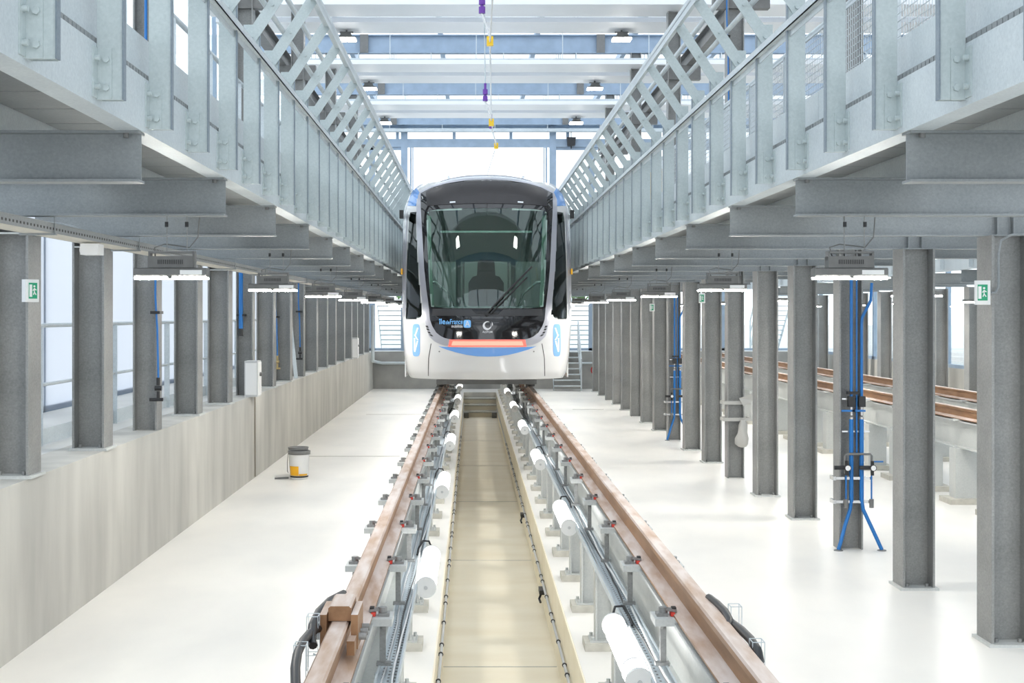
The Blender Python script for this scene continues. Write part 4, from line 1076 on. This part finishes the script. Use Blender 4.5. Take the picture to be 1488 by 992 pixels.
# lettering on the black panel
def text(body, px, py, hpx, m, parent, wpx=None, name='lettering'):
    cu = bpy.data.curves.new('t', 'FONT'); cu.body = body; cu.size = 1; cu.align_x = 'LEFT'; cu.offset = .012
    ob = bpy.data.objects.new('t', cu); COL.objects.link(ob)
    dg_ = bpy.context.evaluated_depsgraph_get(); me = bpy.data.meshes.new_from_object(ob.evaluated_get(dg_))
    bpy.data.objects.remove(ob); bpy.data.curves.remove(cu)
    xs2 = [v.co.x for v in me.vertices]; ys2 = [v.co.y for v in me.vertices]
    sx = (wpx or hpx)/(max(xs2)-min(xs2)) if wpx else hpx/(max(ys2)-min(ys2)); sy2 = hpx/(max(ys2)-min(ys2))
    for v in me.vertices:
        q = pxz(px+(v.co.x-min(xs2))*sx, py-(v.co.y-min(ys2))*sy2); v.co = surf(q[0], q[1], .0125)
    me.materials.clear(); me.materials.append(M[m])
    return link(name, me, parent)
text('île', 638, 471, 8, 'logo_blue', tram, 9.5); text('de', 648.2, 471, 5.5, 'logo_blue', tram, 5.5); text('France', 654.2, 471, 7.2, 'logo_blue', tram, 18.5)
text('mobilités', 656.5, 476, 4.6, 'logo_white', tram, 16)
sqr = []
for a in range(0, 360, 15):
    ca, sa = math.cos(math.radians(a)), math.sin(math.radians(a))
    sqr.append(pxz(679+5.3*(abs(ca)**.4)*(1 if ca >= 0 else -1), 470.5+5.6*(abs(sa)**.4)*(1 if sa >= 0 else -1)))
sq = patch('logo_square', sqr, .0115, 'logo_blue', tram, th=.004)
for a, b in (((679.2, 466.4), (676.6, 474.2)), ((679.6, 467), (682.2, 474.2)), ((677.4, 471.4), (681.5, 471.4))):
    d = .55; dx, dy = b[0]-a[0], b[1]-a[1]; L_ = math.hypot(dx, dy); nx_, ny_ = -dy/L_*d, dx/L_*d
    patch('logo_stroke', [pxz(a[0]+nx_, a[1]+ny_), pxz(b[0]+nx_, b[1]+ny_), pxz(b[0]-nx_, b[1]-ny_), pxz(a[0]-nx_, a[1]-ny_)], .014, 'logo_white', sq, th=.003)
rg = []; ri = []
for i in range(41):
    a = math.radians(60+i*330/40); f = i/40
    ro = 6.3; r_in = 6.0-2.9*math.sin(math.pi*min(1, f*1.05))
    rg.append(pxz(707.8+ro*math.cos(a), 473.2-ro*math.sin(a))); ri.append(pxz(707.8+r_in*math.cos(a), 473.2-r_in*math.sin(a)))
mb = MB(); mb.add([surf(x, z, .0125) for x, z in rg]+[surf(x, z, .0125) for x, z in ri], [(i, i+1, 42+i, 41+i) for i in range(40)]); mb.build('swirl_logo', 'logo_white', tram)
mb = MB(); rg = []; ri = []
for i in range(9):
    a = math.radians(-25+i*8); rg.append(pxz(709+7.2*math.cos(a), 471.4-6.2*math.sin(a))); ri.append(pxz(709+(7.2-1.3*math.sin(math.pi*i/8))*math.cos(a), 471.4-5.6*math.sin(a)))
mb.add([surf(x, z, .0125) for x, z in rg]+[surf(x, z, .0125) for x, z in ri], [(i, i+1, 10+i, 9+i) for i in range(8)]); mb.build('swirl_tail', 'logo_white', tram)
text('ALSTOM', 701, 483.6, 2.9, 'logo_white', tram, 14.5)
# cab interior
MB().box(-1.2, 1.2, .75, 3.2, .55, .60).build('cab_floor', 'cab_dark', tram)
da = MB().prism([(.30, 1.05), (.55, 1.34), (1.0, 1.28), (1.1, 1.0), (1.1, .6), (.30, .6)], -.95, .95, 'x').build('dashboard', 'cab_grey', tram)
MB().box(-1.27, 1.27, 9.0, 9.05, .5, 3.2).build('saloon_end', 'saloon', tram)
for x_ in (-.5, .5): MB().box(x_-.08, x_+.08, 3., 8.8, 3.05, 3.07).build('saloon_light', 'saloon_lamp', tram)
MB().box(-1.27, 1.27, 2.56, 9., .5, .54).build('saloon_floor', 'cab_dark', tram)
MB().box(-.9, -.3, 8.97, 8.99, 1.3, 2.2).box(.35, .9, 8.97, 8.99, 1.3, 2.2).build('saloon_window', 'saloon', tram)
for x_, y_ in ((-.45, 4.), (.45, 5.2), (-.4, 6.8)): MB().cyl((x_, y_, .54), (x_, y_, 3.1), .018, 8).build('saloon_pole', 'chrome', tram)
pt = MB().box(-1.28, -1.0, 2.5, 2.55, .6, 3.2).box(1.0, 1.28, 2.5, 2.55, .6, 3.2).box(-1.0, 1.0, 2.5, 2.55, 2.1, 3.2).box(-1.0, 1.0, 2.5, 2.55, .6, 1.25).box(-.5, -.42, 2.5, 2.55, 1.25, 2.1).box(.42, .5, 2.5, 2.55, 1.25, 2.1).build('cab_partition', 'cab_grey', tram)
MB().box(-1.2, 1.2, 1.25, 2.5, 2.98, 3.02).build('cab_ceiling', 'cab_grey', tram)
st = thing('x', 'x', 'x'); bpy.data.objects.remove(st)
st = MB().prism([(-.27, .42), (.27, .42), (.29, .55), (.29, .95), (.22, 1.05), (.15, 1.07), (.14, 1.28), (.10, 1.33), (-.10, 1.33), (-.14, 1.28), (-.15, 1.07), (-.22, 1.05), (-.29, .95), (-.29, .55)], 1.85, 1.98)
for v in range(len(st.v)): x, y, z = st.v[v]; st.v[v] = (x, y+.12*(z-.42), z+.78)
st = st.box(-.26, .26, 1.4, 1.95, 1.05, 1.2).box(-.06, .06, 1.6, 1.75, .6, 1.05).build('driver_seat', 'seat_black', tram)
for i in range(5): MB().box(-.12, .12, 1.93, 1.95, 1.55+.09*i, 1.58+.09*i).build('seat_rib', 'cab_dark', st)
for s in (-1, 1):
    MB().tube([(s*.95, 1.0, 1.2), (s*.98, 1.3, 2.0), (s*.95, 1.5, 2.8)], .02, 8).build('grab_pole', 'chrome', tram)
    MB().tube([(s*.5, 2.45, 1.2), (s*.62, 2.45, 1.55), (s*.85, 2.45, 1.75), (s*1.1, 2.4, 1.75)], .02, 8).build('grab_pole', 'chrome', tram)
MB().box(-.75, .75, 1.9, 1.93, 2.55, 2.58).build('blind_bar', 'chrome', tram)
# running gear
for s in (-1, 1):
    for y in (2.6, 4.4): MB().cyl((s*.70, y, .30), (s*.82, y, .30), .30, 24).cyl((s*.66, y, .30), (s*.70, y, .30), .325, 24).build('wheel', 'dark_steel', tram)
MB().box(-.8, .8, 1.35, 1.45, .10, .17).box(-.95, .95, 1.2, 6., .34, .42).build('lifeguard_beam', 'dark_steel', tram)
MB().box(-.98, .98, 1.0, LEN, .42, .46).build('underframe', 'dark_steel', tram)

# ------------------------------------------------------------------ yard trees seen past the far end
for i, (x, y, h) in enumerate(((-7.5, 92., 7.), (-3.8, 105., 6.), (9., 98., 6.5))):
    t = thing('tree', ('pale green tree in the yard, seen past the steep left-hand stair', 'green tree in the yard standing behind the tram', 'pale green tree in the yard, seen past the right-hand stair')[i], 'tree', (x, y, RAIL-.012), 'trees in the yard')
    MB().cyl((0, 0, 0), (0, 0, h*.5), .16, 8, .1).build('trunk', 'plinth', t)
    cr = MB(); rnd = random.Random(i)
    for _ in range(420):
        a = rnd.uniform(0, 6.28); rr = rnd.uniform(0, 1)**.5*h*.32; zz = h*(.35+.6*rnd.random()); q = Vector((rr*math.cos(a), rr*math.sin(a), zz)); d = Vector((rnd.gauss(0, 1), rnd.gauss(0, 1), rnd.gauss(0, 1))).normalized(); e = d.orthogonal().normalized()*.28; g = d.cross(e)
        cr.add([q-e, q-g*.6, q+e, q+g*.6], [(0, 1, 2, 3)])
    cr.build('foliage', 'leaf', t, kind='stuff')
